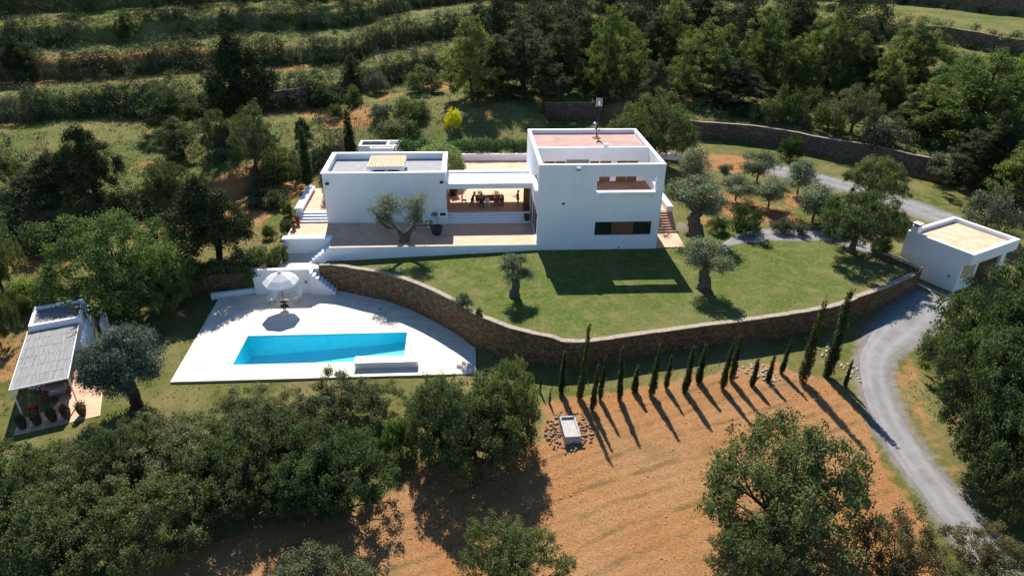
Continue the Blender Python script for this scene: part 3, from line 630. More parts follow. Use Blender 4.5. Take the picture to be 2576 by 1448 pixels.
for i in range(7): MB().box(-18.5-(i+1)*.27, -18.5-i*.27, .05, 1.1, -1.4, .58-(i+1)*.19).build('step', PL, ts)
MB().box(-20.39, -18.5, -.1, .045, -1.4, -.8).build('stringer', PL, ts)
bw = thing('bench_wall', 'white wall with an overhanging flat slab on top at the terrace corner', 'wall')
MB().box(-22.75, -18.75, 1.86, 2.295, -1.5, .585).build('body', PL, bw); MB().box(-22.98, -18.55, 1.62, 2.34, .588, .76).build('slab', PL, bw, bevel=.02); MB().box(-22.95, -22.5, 1.58, 1.857, .15, .35).build('corner_ledge', PL, bw)
lo = thing('parapet_wall', 'thick white low wall along the raised walkway left of the house', 'wall')
MB().box(-22.75, -22.15, 6.85, 13.0, .9, 1.5).build('body', PL, lo); MB().box(-22.85, -22.05, 6.75, 13.1, 1.503, 1.66).build('cap', PL, lo, bevel=.03)
MB().box(-22.6, -22.3, 12.2, 13.0, 1.663, 1.9).build('cap_block', PL, lo)
tag(MB().prism(LANDING, -1.6, -.85).build('landing', M['travertine']), kind='structure')
pw = thing('pool_wall', 'tall white wall standing behind the parasol with steps at its right end', 'wall')
MB().box(-24.9, -20.05, -1.85, -1.55, -3.4, -.66).build('body', PL, pw); MB().box(-24.96, -20.0, -1.9, -1.5, -.657, -.59).build('cap', PL, pw, bevel=.015)
MB().box(-20.55, -20.32, -1.872, -1.853, -1.95, -1.72).build('vent', M['slategrey'], pw)
for i in range(8): MB().box(-20.05+i*.265, -20.05+(i+1)*.265, -2.12, -1.2, -3.4, -.85-i*.265).build('step', PL, pw)
cs = thing('kerb_wall', 'very low white kerb wall at the far left end of the pool deck', 'wall'); 
MB().add([(-28.6, -2.35, -3.4), (-24.95, -1.55, -3.4), (-24.95, -1.25, -3.4), (-28.6, -2.05, -3.4), (-28.6, -2.35, -2.62), (-24.95, -1.55, -2.55), (-24.95, -1.25, -2.55), (-28.6, -2.05, -2.62)], [(0, 3, 2, 1), (4, 5, 6, 7), (0, 1, 5, 4), (1, 2, 6, 5), (2, 3, 7, 6), (3, 0, 4, 7)]).build('body', PL, cs)
gw = thing('garden_wall', 'low white wall closing the rear patio in front of the hedge', 'wall'); MB().box(-12.5, 1.2, 22.72, 23.0, .5, 1.93).build('body', PL, gw); MB().box(-12.5, 1.2, 22.68, 23.04, 1.933, 1.99).build('cap', PL, gw)
gw = thing('garden_wall', 'short white wall stub behind the right rear corner of the house', 'wall'); MB().box(13.05, 20.2, 22.9, 23.2, .2, 1.75).build('body', PL, gw); MB().box(13.05, 20.25, 22.86, 23.24, 1.753, 1.81).build('cap', PL, gw)
rp = thing('raised_planter', 'white masonry planter box behind the flat roof of the left wing', 'planter')
MB().box(-19.2, -14.1, 25.3, 25.6, .5, 2.3).box(-19.2, -14.1, 27.4, 27.7, .5, 2.3).box(-19.2, -18.9, 25.6, 27.4, .5, 2.3).box(-15.9, -15.6, 25.6, 27.4, .5, 2.3).box(-14.4, -14.1, 25.6, 27.4, .5, 2.3).build('walls', PL, rp); MB().box(-18.9, -15.9, 25.6, 27.4, .5, 2.0).build('earth', M['darkbark'], rp)
MB().box(-17.6, -14.8, 23.6, 23.75, .5, 2.5).box(-17.6, -17.45, 23.75, 25.0, .5, 2.5).box(-14.95, -14.8, 23.75, 25.0, .5, 2.5).build('frame_wall', PL, rp)
# antenna on the tower roof
an = thing('antenna_mast', 'thin antenna mast with panel aerial and small dish on the pink roof', 'antenna', (6.67, 9.57, 7.6))
MB().lathe([(.42, 0), (.42, .06), (.1, .1)], 16).build('base', M['terracotta'], an); MB().tube([(0, 0, .05), (0, .02, 3.75)], [.06, .05], 8).build('pole', M['darkmetal'], an)
ap = MB()
for i in range(7): ap.box(-.3, .3, -.04, -.02, 3.1+i*.12, 3.13+i*.12)
for x in (-.3, .27, -.02): ap.box(x, x+.03, -.02, 0, 3.08, 3.88)
ap.build('panel_aerial', M['metal'], an); MB().box(-.09, .09, -.09, -.04, 3.2, 3.6).build('reflector', M['white'], an)
ds = MB().lathe([(.02, 0), (.2, .03), (.36, .1), (.42, .16)], 20).mesh('dish', True); d = obj('dish', ds, M['metal'], an, (-.3, .05, 1.15)); d.rotation_euler = (math.radians(70), 0, math.radians(60))
MB().tube([(-.02, 0, 1.15), (-.28, .04, 1.15)], [.025, .025], 6).build('dish_arm', M['darkmetal'], an)
l2 = thing('satellite_receiver', 'small grey rounded receiver head standing at the mast foot', 'antenna', (6.72, 9.2, 7.6)); MB().tube([(0, 0, 0), (0, 0, .75)], [.05, .04], 8).build('stand', M['metal'], l2)
h = obj('head', MB().lathe([(.05, 0), (.17, .03), (.2, .1), (.12, .2)], 16).mesh('head', True), M['metal'], l2, (0, -.05, .8)); h.rotation_euler = (math.radians(70), 0, 0)

# ------------------------------------------------------------------ pool deck and pool
def clip(P, a, b, c):                                                   # keep a*x+b*y<=c
    o = []
    for p, q in zip(P, P[1:]+P[:1]):
        dp, dq = a*p[0]+b*p[1]-c, a*q[0]+b*q[1]-c
        if dp <= 0: o.append(p)
        if dp*dq < 0: t = dp/(dp-dq); o.append((p[0]+t*(q[0]-p[0]), p[1]+t*(q[1]-p[1])))
    return o
DK = [tuple(map(float, p[:2])) for p in DECK]; x0, x1, y0, y1 = POOL; mb = MB()
mid = clip(clip(DK, -1, 0, -x0), 1, 0, x1)
for P in (clip(DK, 1, 0, x0), clip(DK, -1, 0, -x1), clip(mid, 0, 1, y0), clip(mid, 0, -1, -y1)): mb.prism(P, -3.3, -3.0)
tag(mb.build('pool_deck', M['travertine']), kind='structure')
pool = thing('swimming_pool', 'long rectangular turquoise swimming pool set in the pale deck', 'pool')
V = [(x0, y0, -5.0), (x1, y0, -4.0), (x1, y1, -4.0), (x0, y1, -5.0), (x0, y0, -3.301), (x1, y0, -3.301), (x1, y1, -3.301), (x0, y1, -3.301)]
MB().add(V, [(0, 1, 2, 3), (0, 4, 5, 1), (1, 5, 6, 2), (2, 6, 7, 3), (3, 7, 4, 0)]).build('lining', M['lining'], pool)
r = .012; MB().box(x0+.001, x1-.001, y0+.001, y0+r, -3.301, -3.04).box(x0+.001, x1-.001, y1-r, y1-.001, -3.301, -3.04).box(x0+.001, x0+r, y0+r, y1-r, -3.301, -3.04).box(x1-r, x1-.001, y0+r, y1-r, -3.301, -3.04).build('tile_band', M['lining'], pool)
MB().add([(x0+r, y0+r, -3.1), (x1-r, y0+r, -3.1), (x1-r, y1-r, -3.1), (x0+r, y1-r, -3.1)], [(0, 1, 2, 3)]).build('water', M['water'], pool)
pb = thing('poolside_bench', 'long low white block bench at the front edge of the pool', 'bench'); MB().box(-14.65, -10.12, -13.55, -12.72, -3.0, -2.52).build('body', PL, pb, bevel=.015); MB().box(-14.7, -10.07, -13.6, -12.68, -2.517, -2.44).build('top', PL, pb, bevel=.015)
for p, lab in (((-18.92, -4.49), 'small grey drain cover in the deck nearer the parasol'), ((-13.75, -4.82), 'small grey drain cover in the deck nearer the curved wall')):
    t_ = thing('drain_cover', lab, 'drain', (p[0], p[1], -2.998), 0, 'drain covers in the pool deck'); MB().box(-.14, .14, -.14, .14, 0, .006).build('frame', M['metal'], t_); MB().box(-.1, .1, -.1, .1, .006, .01).build('grate', M['slategrey'], t_)
# parasol
um = thing('parasol', 'open white octagonal parasol on a pole beside the pool', 'parasol', (-21.95, -4.05, -3))
MB().lathe([(.33, 0), (.33, .07), (.06, .1), (.05, .3)], 18).build('base', M['darkmetal'], um); MB().tube([(0, 0, .08), (.08, 0, 3.3)], [.03, .028], 8).build('pole', M['darkwood'], um)
mb = MB(); V = []; F = []; R_ = 1.5
for r, z in ((.02, 3.35), (.5, 3.12), (1.05, 2.84), (R_, 2.5)):
    for k in range(16):
        w = math.pi/8*k+.2; sag = 1 if k % 2 == 0 else (.925+.05*(1-r/R_)); V.append((.07+r*sag*math.cos(w), r*sag*math.sin(w), z-(0 if k % 2 == 0 else .02*r)))
for i in range(3): F += [(16*i+k, 16*i+(k+1) % 16, 16*i+16+(k+1) % 16, 16*i+16+k) for k in range(16)]
V += [(a, b, c-.13) for a, b, c in V[48:64]]; F += [(48+k, 48+(k+1) % 16, 64+(k+1) % 16, 64+k) for k in range(16)]
can = mb.add(V, F).build('canopy', M['parasol'], um)
MB().lathe([(.16, 3.28), (.13, 3.38), (.02, 3.42)], 8, (.07, 0, 0)).build('vent_cap', M['canvas'], can)
MB().tube([(.07, 0, 3.4), (.07, 0, 3.52)], [.035, .02], 8).build('finial', M['darkwood'], um)
for k in range(8): w = math.pi/4*k+.2; MB().tube([(.07, 0, 2.75), (.07+.8*math.cos(w), .8*math.sin(w), 2.95)], [.012, .012], 5).build('rib', M['darkwood'], um)
tb = thing('round_table', 'small dark round table under the white parasol', 'table', (-21.78, -4.35, -3)); MB().lathe([(.36, .68), (.37, .7), (.37, .73), (.3, .735)], 20).build('tabletop', M['darkwood'], tb); MB().tube([(0, 0, 0), (0, 0, .68)], [.05, .04], 8).build('leg', M['darkmetal'], tb); MB().lathe([(.24, 0), (.24, .03), (.05, .05)], 14).build('foot', M['darkmetal'], tb)
def slat_chair(loc, rz, lab):
    c = thing('pool_chair', lab, 'chair', loc, rz, 'pale high-backed chairs under the parasol')
    sa = MB(); bk = MB()
    for i in range(6): sa.box(-.26, .26, -.32+i*.1, -.24+i*.1, .40, .43)
    for i in range(9): z = .48+i*.095; y = .30+i*.035; bk.box(-.25, .25, y, y+.02, z, z+.082)
    sa.build('seat', M['canvas'], c); bk.build('backrest', M['canvas'], c)
    for sx in (-.28, .26):
        MB().tube([(sx+.01, -.3, 0), (sx+.01, -.28, .6)], [.02, .02], 6).build('leg', M['white'], c); MB().tube([(sx+.01, .38, 0), (sx+.01, .27, .43)], [.02, .02], 6).build('leg', M['white'], c)
        MB().box(sx-.02, sx+.04, -.34, .38, .6, .63).build('armrest', M['white'], c); MB().tube([(sx+.01, .27, .4), (sx+.01, .63, 1.34)], [.018, .018], 6).build('back_frame', M['white'], c)
    return c
slat_chair((-23.1, -3.45, -3), math.radians(-28), 'pale slatted chair left of the round table'); slat_chair((-21.05, -3.2, -3), math.radians(-35), 'pale slatted chair right of the round table')

# ------------------------------------------------------------------ garage
ga = thing('garage', 'small white flat-roofed garage with a square chimney at the right', 'garage', (35.76, -7.26, 0), math.atan2(3.03, 6.43))
def gbox(name, mat, *bx, par=None, bevel=0):
    mb = MB()
    for q in bx: mb.box(*q)
    return mb.build(name, mat, par or ga, bevel=bevel)
gbox('walls', PL, (0, .3, .6, 5.85, -2.2, 1.35), (.3, 2.75, .6, .9, -2.2, 1.35), (6.4, 7.1, .6, .9, -2.2, 1.35), (6.8, 7.1, .9, 5.85, -2.2, 1.35), (.3, 6.8, 5.55, 5.85, -2.2, 1.35), (0, 7.1, 0, 5.85, 1.353, 1.95))
gbox('parapet', PL, (0, 7.1, 0, .32, 1.953, 2.35), (0, 7.1, 5.53, 5.85, 1.953, 2.35), (0, .32, .32, 5.53, 1.953, 2.35), (6.78, 7.1, .32, 5.53, 1.953, 2.35), bevel=.015)
gbox('roof', M['sandroof'], (.32, 6.78, .32, 5.53, 1.954, 2.0))
ch = gbox('chimney', PL, (-.02, .56, 5.0, 5.6, 2.353, 2.95)); gbox('cap', PL, (-.05, .6, 4.97, 5.63, 3.1, 3.2), par=ch); gbox('flue', M['black'], (.06, .48, 5.08, 5.52, 2.95, 3.1), par=ch)
gd = gbox('garage_door', M['darkwood'], (2.75, 6.4, .85, .9, -1.9, 1.35))
gbox('wall_panel', M['sandroof'], (.35, 2.3, .575, .598, -.2, 1.0)); gbox('wall_light', M['metal'], (1.05, 1.4, .45, .598, 1.05, 1.2)); gbox('roof_ledge', PL, (-.001, .9, .45, .598, 1.18, 1.35))
gbox('round_vent', M['slategrey'], (-.02, -.002, 1.2, 1.42, -.3, -.08)); gbox('floor', M['concrete'], (.3, 6.8, .9, 5.55, -1.9, -1.72))
gbox('kerb', M['concrete'], (-1.45, -.95, -.35, 3.6, -2.1, -1.42)); gbox('drain_channel', M['terracotta'], (-.95, -.003, -.2, 3.4, -2.1, -1.62))

# ------------------------------------------------------------------ garden hut with shade roof
HR = math.atan2(1.22, 3.13); HO = (-38.34, -10.83, 0)
hut = thing('garden_hut', 'small white flat-roofed hut with a grey slatted shade roof', 'hut', HO, HR)
def hp(x, y): c, s = math.cos(HR), math.sin(HR); return (HO[0]+x*c-y*s, HO[1]+x*s+y*c)
hb = lambda nm, mat, *b, par=None, bevel=0: gbox(nm, mat, *b, par=par or hut, bevel=bevel)
hb('walls', PL, (0, 3.36, 0, 3.1, -3.6, -.85), (0, 3.36, 0, .22, -.85, -.35), (0, 3.36, 2.88, 3.1, -.85, -.35), (0, .22, .22, 2.88, -.85, -.35), (3.14, 3.36, .22, 2.88, -.85, -.35))
hb('roof', M['slategrey'], (.22, 3.14, .22, 2.88, -.849, -.55)); hb('side_wall', PL, (3.363, 3.6, -2.6, 3.1, -3.6, -1.0)); hb('screen_wall', PL, (4.3, 4.5, .2, 2.7, -3.6, -1.3))
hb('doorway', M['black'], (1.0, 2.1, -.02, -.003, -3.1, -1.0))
sr = MB(); rng = random.Random(9)
for j in range(6):
    ya = -.05-(j+1)*1.255; x = -.12
    while x < 3.05:
        w_ = rng.choice([.12, .16, .2, .26]); x2 = min(3.1, x+w_); z = -.82+rng.uniform(-.012, .012); sr.box(x+.006, x2-.006, ya+.015, ya+1.24, z, z+.03); x = x2
shade = sr.build('shade_roof', M['greywood'], hut)
fr = MB().box(-.16, -.12, -7.6, -.003, -.86, -.76).box(3.1, 3.14, -7.6, -.003, -.86, -.76).box(-.16, 3.14, -7.64, -7.6, -.86, -.76)
for j in range(1, 6): fr.box(-.12, 3.1, -.08-j*1.255, -.02-j*1.255, -.93, -.87)
fr.build('roof_frame', M['white'], hut)
for x in (-.1, 3.04): hb('post', M['white'], (x, x+.08, -7.5, -7.42, -3.2, -.87))
tag(MB().add([(*hp(-.3, -9.35), -3.09), (*hp(4.5, -9.35), -3.09), (*hp(4.5, 0), -3.09), (*hp(-.3, 0), -3.09), (*hp(-.3, -9.35), -3.4), (*hp(4.5, -9.35), -3.4), (*hp(4.5, 0), -3.4), (*hp(-.3, 0), -3.4)], [(0, 1, 2, 3), (4, 5, 1, 0), (5, 6, 2, 1), (7, 4, 0, 3)]).build('hut_paving', M['terrace']), kind='structure')
def lounger(x, y, rz, lab, cush):
    l = thing('sun_lounger', lab, 'sun lounger', (*hp(x, y), -3.09), HR+rz, 'wooden loungers under the shade roof')
    s = MB(); b = MB()
    for i in range(9): s.box(-.35+i*.15, -.23+i*.15, -.32, .32, .3, .33)
    for i in range(5): b.box(-.42-i*.11, -.34-i*.11, -.32, .32, .33+i*.085, .355+i*.085)
    s.build('seat', M['darkwood'], l); b.build('backrest', M['darkwood'], l)
    MB().box(-.95, 1.0, -.36, -.325, .24, .31).box(-.95, 1.0, .325, .36, .24, .31).build('frame', M['wood'], l)
    for a, c in ((-.8, -.34), (-.8, .3), (.9, -.34), (.9, .3)): MB().box(a, a+.06, c, c+.05, 0, .24).build('leg', M['wood'], l)
    MB().box(-.32, .75, -.29, .29, .333, .4).build('cushion', M['greywood'], l, bevel=.02)
    if cush: MB().box(.78, 1.1, -.26, .26, .31, .5).build('pillow', M['red'], l, bevel=.06)
lounger(1.6, -5.9, .0, 'dark wooden lounger with grey cushion and red pillow, nearer the pots', True); lounger(1.3, -4.3, 0, 'dark wooden lounger with grey cushion, deeper under the shade roof', False)
sc = thing('low_stool', 'low dark stool with a red seat beside the front lounger', 'stool', (*hp(.5, -7.0), -3.09), HR); MB().box(-.28, .28, -.2, .2, .28, .36).build('seat', M['red'], sc, bevel=.03)
for a in (-.24, .18):
    for c in (-.16, .1): MB().box(a, a+.06, c, c+.06, 0, .28).build('leg', M['darkwood'], sc)

# ------------------------------------------------------------------ terrace furniture and pots
def pot(loc, r, h, lab, mat, group=None, nm='clay_pot'):
    p = thing(nm, lab, 'pot', loc, 0, group); MB().lathe([(r*.62, 0), (r*.85, h*.35), (r, h*.8), (r*1.06, h*.88), (r*1.06, h), (r*.9, h), (r*.85, h*.9)], 18).build('body', mat, p, True)
    MB().lathe([(r*.86, h*.86), (r*.5, h*.9), (.02, h*.91)], 14).build('earth', M['darkbark'], p); return p
br = pot((-9.05, 2.62, .58), .55, .75, 'wide dark barrel planter near the olive tree on the terrace', M['darkwood'], nm='barrel_planter')
kb = thing('slatted_bench', 'long dark metal slatted bench behind the terrace olive tree', 'bench', (-10.35, 3.75, .58))
b1, b2 = MB(), MB()
for i in range(14): b1.box(-.85+i*.125, -.77+i*.125, -.22, .22, .42, .45); b2.box(-.85+i*.125, -.77+i*.125, .2, .23, .5, .85)
b1.build('seat', M['darkmetal'], kb); b2.build('backrest', M['darkmetal'], kb)
for a in (-.82, .78):
    for c in (-.2, .17): MB().box(a, a+.05, c, c+.04, 0, .42).build('leg', M['darkmetal'], kb)
hm = thing('hammock', 'dark sagging hammock hung from the white wall to the olive tree', 'hammock'); P0, P1 = np.array([-15.0, 5.5, 1.55]), np.array([-12.6, 1.7, 1.75]); V = []; F = []
for i in range(17):
    t = i/16; c = P0*(1-t)+P1*t; c[2] -= 3.4*t*(1-t)*.95*(1 if True else 0)*.9; w_ = .05+.26*math.sin(math.pi*t)**.8; d = np.array([.84, .53, 0])
    for k in range(5): s_ = (k-2)/2; V.append(c+d*w_*s_*.55+np.array([0, 0, .28*w_*s_*s_]))
    if i: F += [(5*(i-1)+k, 5*(i-1)+k+1, 5*i+k+1, 5*i+k) for k in range(4)]
hmb = MB().add(V, F).build('cloth', M['darkmetal'], hm); 
pot((-.45, 6.75, 1.2), .3, .55, 'dark pot at the top right end of the porch steps', M['claypot']); pot((-.45, 5.25, .735), .28, .6, 'dark pot on the lower porch step beside the tower door', M['claypot'])
tb = thing('dining_table', 'long dining table with a brown-red cloth laid for a meal', 'table', (-3.92, 8.6, 1.2))
MB().box(-1.4, 1.4, -.46, .46, .7, .75).build('tabletop', M['wood'], tb)
for a in (-1.3, 1.22):
    for c in (-.38, .3): MB().box(a, a+.08, c, c+.08, 0, .7).build('leg', M['wood'], tb)
cl = MB().box(-1.43, 1.43, -.49, .49, .753, .765).box(-1.435, 1.435, -.495, -.482, .45, .752).box(-1.435, -1.425, -.48, .48, .5, .752).box(1.425, 1.435, -.48, .48, .5, .752).build('tablecloth', m_plain('brown_red_cloth', (.2, .06, .035), .9)); cl.location = (-3.92, 8.6, 1.2); tag(cl, 'brown-red cloth hanging over the long dining table', 'tablecloth')
rng = random.Random(3)
for i, (x, y) in enumerate([(-3.2, 8.75), (-2.95, 8.9), (-2.7, 8.7), (-3.6, 8.85)]):
    b = thing('bottle', ['dark bottle on the right half of the table', 'dark bottle near the far table edge', 'dark bottle at the right end of the table', 'dark bottle near the middle of the table'][i], 'bottle', (x, y, 1.966), 0, 'bottles on the dining table'); MB().lathe([(.04, 0), (.045, .02), (.045, .2), (.018, .27), (.018, .33)], 10).build('body', M['glass'], b, True); MB().lathe([(.019, .33), (.019, .36)], 8).build('stopper', M['red'], b)
for i, (x, y) in enumerate([(-4.9, 8.4), (-4.3, 8.8), (-3.4, 8.35), (-2.8, 8.4)]):
    d = MB().lathe([(.05, 0), (.09, .01), (.14, .03), (.13, .035)], 16).build('plate', M['white'], None, True, loc=(x, y, 1.966)); tag(d, ['white plate at the left end of the table', 'white plate at the far side of the table', 'white plate right of the seated person', 'white plate at the right end of the table'][i], 'plate', 'plates on the dining table')
def dchair(x, y, rz, lab, mat, grp='chairs at the dining table'):
    c = thing('dining_chair', lab, 'chair', (x, y, 1.2), rz, grp); MB().box(-.22, .22, -.22, .22, .43, .47).build('seat', mat, c, bevel=.01)
    bk = MB()
    for i in range(3): bk.box(-.19, .19, .2, .225, .58+i*.14, .67+i*.14)
    bk.build('backrest', mat, c)
    for a in (-.21, .17): MB().box(a, a+.04, .185, .225, 0, .98).build('leg', mat, c); MB().box(a, a+.04, -.22, -.18, 0, .43).build('leg', mat, c)
dchair(-4.2, 7.85, math.pi, 'pale chair on the near side of the table', M['white']); dchair(-3.3, 7.9, math.pi, 'wooden chair on the near side, in the middle of the right half', M['wood']); dchair(-2.75, 7.92, math.pi, 'wooden chair on the near side, at the right end', M['wood'])
dchair(-4.9, 9.45, 0, 'wooden chair on the far side, at the left end', M['wood']); dchair(-3.2, 9.45, 0, 'wooden chair on the far side, to the right', M['wood']); dchair(-6.5, 8.5, math.radians(75), 'lone wooden chair standing away from the table on the left', M['wood'], None)
dchair(-4.75, 7.75, math.pi, 'dark chair under the person in grey-blue', M['darkwood'])
fs = thing('folding_shutters', 'tall brown wooden folding shutters at the right end of the porch', 'shutters', (0, 0, 0))
for i in range(3): MB().box(-.5, -.06, 7.0+i*.9, 7.06+i*.9, 1.21, 3.4).build('leaf', M['wood'], fs); 
MB().box(-.12, -.06, 7.0, 8.9, 3.4, 3.48).build('rail', M['wood'], fs)
tr = thing('stone_trough', 'old white stone trough standing among loose rocks in the field', 'trough', (-.05, -22.35, 0), math.radians(2.5))
zt = float(terrain(-.05, -22.4)); MB().box(-.5, .5, -1.0, 1.0, zt-.1, zt+.42).build('body', M['concrete'], tr, bevel=.03); MB().box(-.5, .5, -1.0, -.88, zt+.423, zt+.56).box(-.5, .5, .88, 1.0, zt+.423, zt+.56).box(-.5, -.4, -.88, .88, zt+.423, zt+.56).box(.4, .5, -.88, .88, zt+.423, zt+.56).build('rim', M['concrete'], tr, bevel=.02)
# ------------------------------------------------------------------ people
def skin(name, V, E, mat, parent, sub=2):
    me = bpy.data.meshes.new(name); bm = bmesh.new(); ly = bm.verts.layers.skin.verify(); ks = list(V); d = {}
    for i, k in enumerate(ks):
        v = bm.verts.new(V[k][0]); r = V[k][1]; v[ly].radius = r if isinstance(r, tuple) else (r, r); v[ly].use_root = i == 0; d[k] = v
    for a, b in E: bm.edges.new((d[a], d[b]))
    bm.to_mesh(me); bm.free(); o = obj(name, me, mat, parent); s = o.modifiers.new('skin', 'SKIN'); s.use_smooth_shade = True
    o.modifiers.new('sub', 'SUBSURF').levels = sub; o.modifiers['sub'].render_levels = sub; return o
SKIN = m_plain('skin_tone', (.42, .23, .15), .6, var=.05)
def person(loc, rz, label, J, shirt, trousers, hair, seated=False):
    p = thing('person', label, 'person', loc, rz)
    V = {'pel': (J['pel'], .12), 'bel': (J['bel'], .115), 'che': (J['che'], .135), 'nk': (J['nk'], .055), 'hd0': (J['hd0'], .075), 'hd1': (J['hd1'], .095), 'hd2': (J['hd2'], .07)}
    E = [('pel', 'bel'), ('bel', 'che'), ('che', 'nk'), ('nk', 'hd0'), ('hd0', 'hd1'), ('hd1', 'hd2')]
    fwd = np.array(J.get('face', (0, -1, 0)), float)
    V['nose'] = (tuple(np.array(J['hd0'])+fwd*.105+np.array([0, 0, .02])), .014); E.append(('hd0', 'nose'))
    for s in 'LR':
        sh, el, wr, hp_, kn, an = (np.array(J[k+s], float) for k in ('sh', 'el', 'wr', 'hi', 'kn', 'an'))
        V['sh'+s] = (sh, .062); V['el'+s] = (el, .042); V['wr'+s] = (wr, .028); V['hi'+s] = (hp_, .09); V['kn'+s] = (kn, .058); V['an'+s] = (an, .038)
        toe = an+fwd*.16+np.array([0, 0, -.045]); V['to'+s] = (toe, .035)
        E += [('che', 'sh'+s), ('sh'+s, 'el'+s), ('el'+s, 'wr'+s), ('pel', 'hi'+s), ('hi'+s, 'kn'+s), ('kn'+s, 'an'+s), ('an'+s, 'to'+s)]
        d = (wr-el)/np.linalg.norm(wr-el); side = np.cross(d, [0, 0, 1]); side /= np.linalg.norm(side)+1e-9; pm = wr+d*.08; V['pm'+s] = (pm, .026); E.append(('wr'+s, 'pm'+s))
        for i, (o_, l) in enumerate([(-.03, .06), (-.01, .075), (.01, .07), (.03, .055)]):
            V[f'f{i}{s}'] = (pm+side*o_*1.15+d*l*.6, .0095); V[f'g{i}{s}'] = (pm+side*o_*1.2+d*l+np.array([0, 0, -.018]), .0085); E += [('pm'+s, f'f{i}{s}'), (f'f{i}{s}', f'g{i}{s}')]
        sg = 1 if s == 'L' else -1; V['t'+s] = (wr+d*.045+side*.045*sg, .011); E.append(('wr'+s, 't'+s))
    skin('body', V, E, SKIN, p, 1)
    sV = {'b0': (np.array(J['pel'])+[0, 0, .03], .135), 'bel': (J['bel'], .135), 'che': (J['che'], .155), 'col': (np.array(J['nk'])*.7+np.array(J['che'])*.3, .075)}; sE = [('b0', 'bel'), ('bel', 'che'), ('che', 'col')]
    for s in 'LR':
        sV['sh'+s] = (J['sh'+s], .078); sV['el'+s] = (J['el'+s], .058); sV['cu'+s] = (np.array(J['el'+s])*.35+np.array(J['wr'+s])*.65, .046); sE += [('che', 'sh'+s), ('sh'+s, 'el'+s), ('el'+s, 'cu'+s)]
    skin('shirt', sV, sE, shirt, p, 1)
    tV = {'pel': (J['pel'], .138)}; tE = []
    for s in 'LR':
        tV['hi'+s] = (J['hi'+s], .105); tV['kn'+s] = (J['kn'+s], .076); tV['an'+s] = (np.array(J['an'+s])+[0, 0, .04], .06); tE += [('pel', 'hi'+s), ('hi'+s, 'kn'+s), ('kn'+s, 'an'+s)]
    skin('trousers', tV, tE, trousers, p, 1)
    h1 = np.array(J['hd1']); skin('hair', {'a': (h1+[0, 0, .035]-fwd*.025, .1), 'b': (h1+[0, 0, .07]-fwd*.03, .075), 'c': (h1+[0, 0, -.05]-fwd*.06, .07)}, [('a', 'b'), ('a', 'c')], hair, p, 1)
    return p
HAIR = m_plain('dark_hair', (.03, .02, .014), .7); DARKC = m_plain('dark_cloth', (.025, .018, .02), .9); NAVY = m_plain('navy_cloth', (.03, .035, .06), .9); KHAKI = m_plain('khaki_cloth', (.27, .2, .12), .9); BLUEG = m_plain('grey_blue_cloth', (.16, .2, .28), .9)
stand = dict(pel=(0, 0, .95), bel=(0, -.01, 1.1), che=(0, -.01, 1.3), nk=(0, -.01, 1.46), hd0=(0, -.03, 1.55), hd1=(0, -.02, 1.63), hd2=(0, -.01, 1.69), hiL=(.09, 0, .9), hiR=(-.09, 0, .9), knL=(.1, -.02, .49), knR=(-.1, .02, .49), anL=(.11, .02, .085), anR=(-.11, .06, .085), shL=(.19, 0, 1.38), shR=(-.19, 0, 1.38))
J = dict(stand); J.update(elL=(.26, -.12, 1.16), wrL=(.16, -.38, 1.12), elR=(-.24, -.1, 1.15), wrR=(-.14, -.36, 1.16))
person((-1.15, 7.6, 1.2), math.radians(-85), 'person in dark top and khaki trousers standing with arms held out', J, DARKC, KHAKI, HAIR)
J = dict(stand); J.update(bel=(0, -.05, 1.09), che=(0, -.13, 1.27), nk=(0, -.2, 1.42), hd0=(0, -.27, 1.49), hd1=(0, -.28, 1.57), hd2=(0, -.28, 1.63), shL=(.19, -.14, 1.34), shR=(-.19, -.14, 1.34), elL=(.24, -.33, 1.13), wrL=(.18, -.58, 1.08), elR=(-.27, -.2, 1.09), wrR=(-.24, -.32, .88), knL=(.11, -.08, .49), anL=(.12, .0, .085), knR=(-.12, .1, .49), anR=(-.13, .2, .085))
person((-5.68, 7.55, 1.2), math.radians(70), 'person in dark clothes leaning towards the left end of the dining table', J, DARKC, NAVY, HAIR)
J = dict(pel=(0, 0, .56), bel=(0, -.02, .72), che=(0, -.06, .93), nk=(0, -.1, 1.09), hd0=(0, -.14, 1.17), hd1=(0, -.14, 1.25), hd2=(0, -.13, 1.31), hiL=(.09, -.02, .54), hiR=(-.09, -.02, .54), knL=(.13, -.44, .5), knR=(-.13, -.44, .5), anL=(.13, -.42, .085), anR=(-.13, -.42, .085), shL=(.19, -.06, 1.01), shR=(-.19, -.06, 1.01), elL=(.26, -.26, .85), wrL=(.16, -.46, .82), elR=(-.26, -.26, .85), wrR=(-.16, -.46, .82))
person((-4.75, 7.72, 1.2), math.pi, 'person in grey-blue shirt seated at the table with back to the lawn', J, BLUEG, NAVY, HAIR)

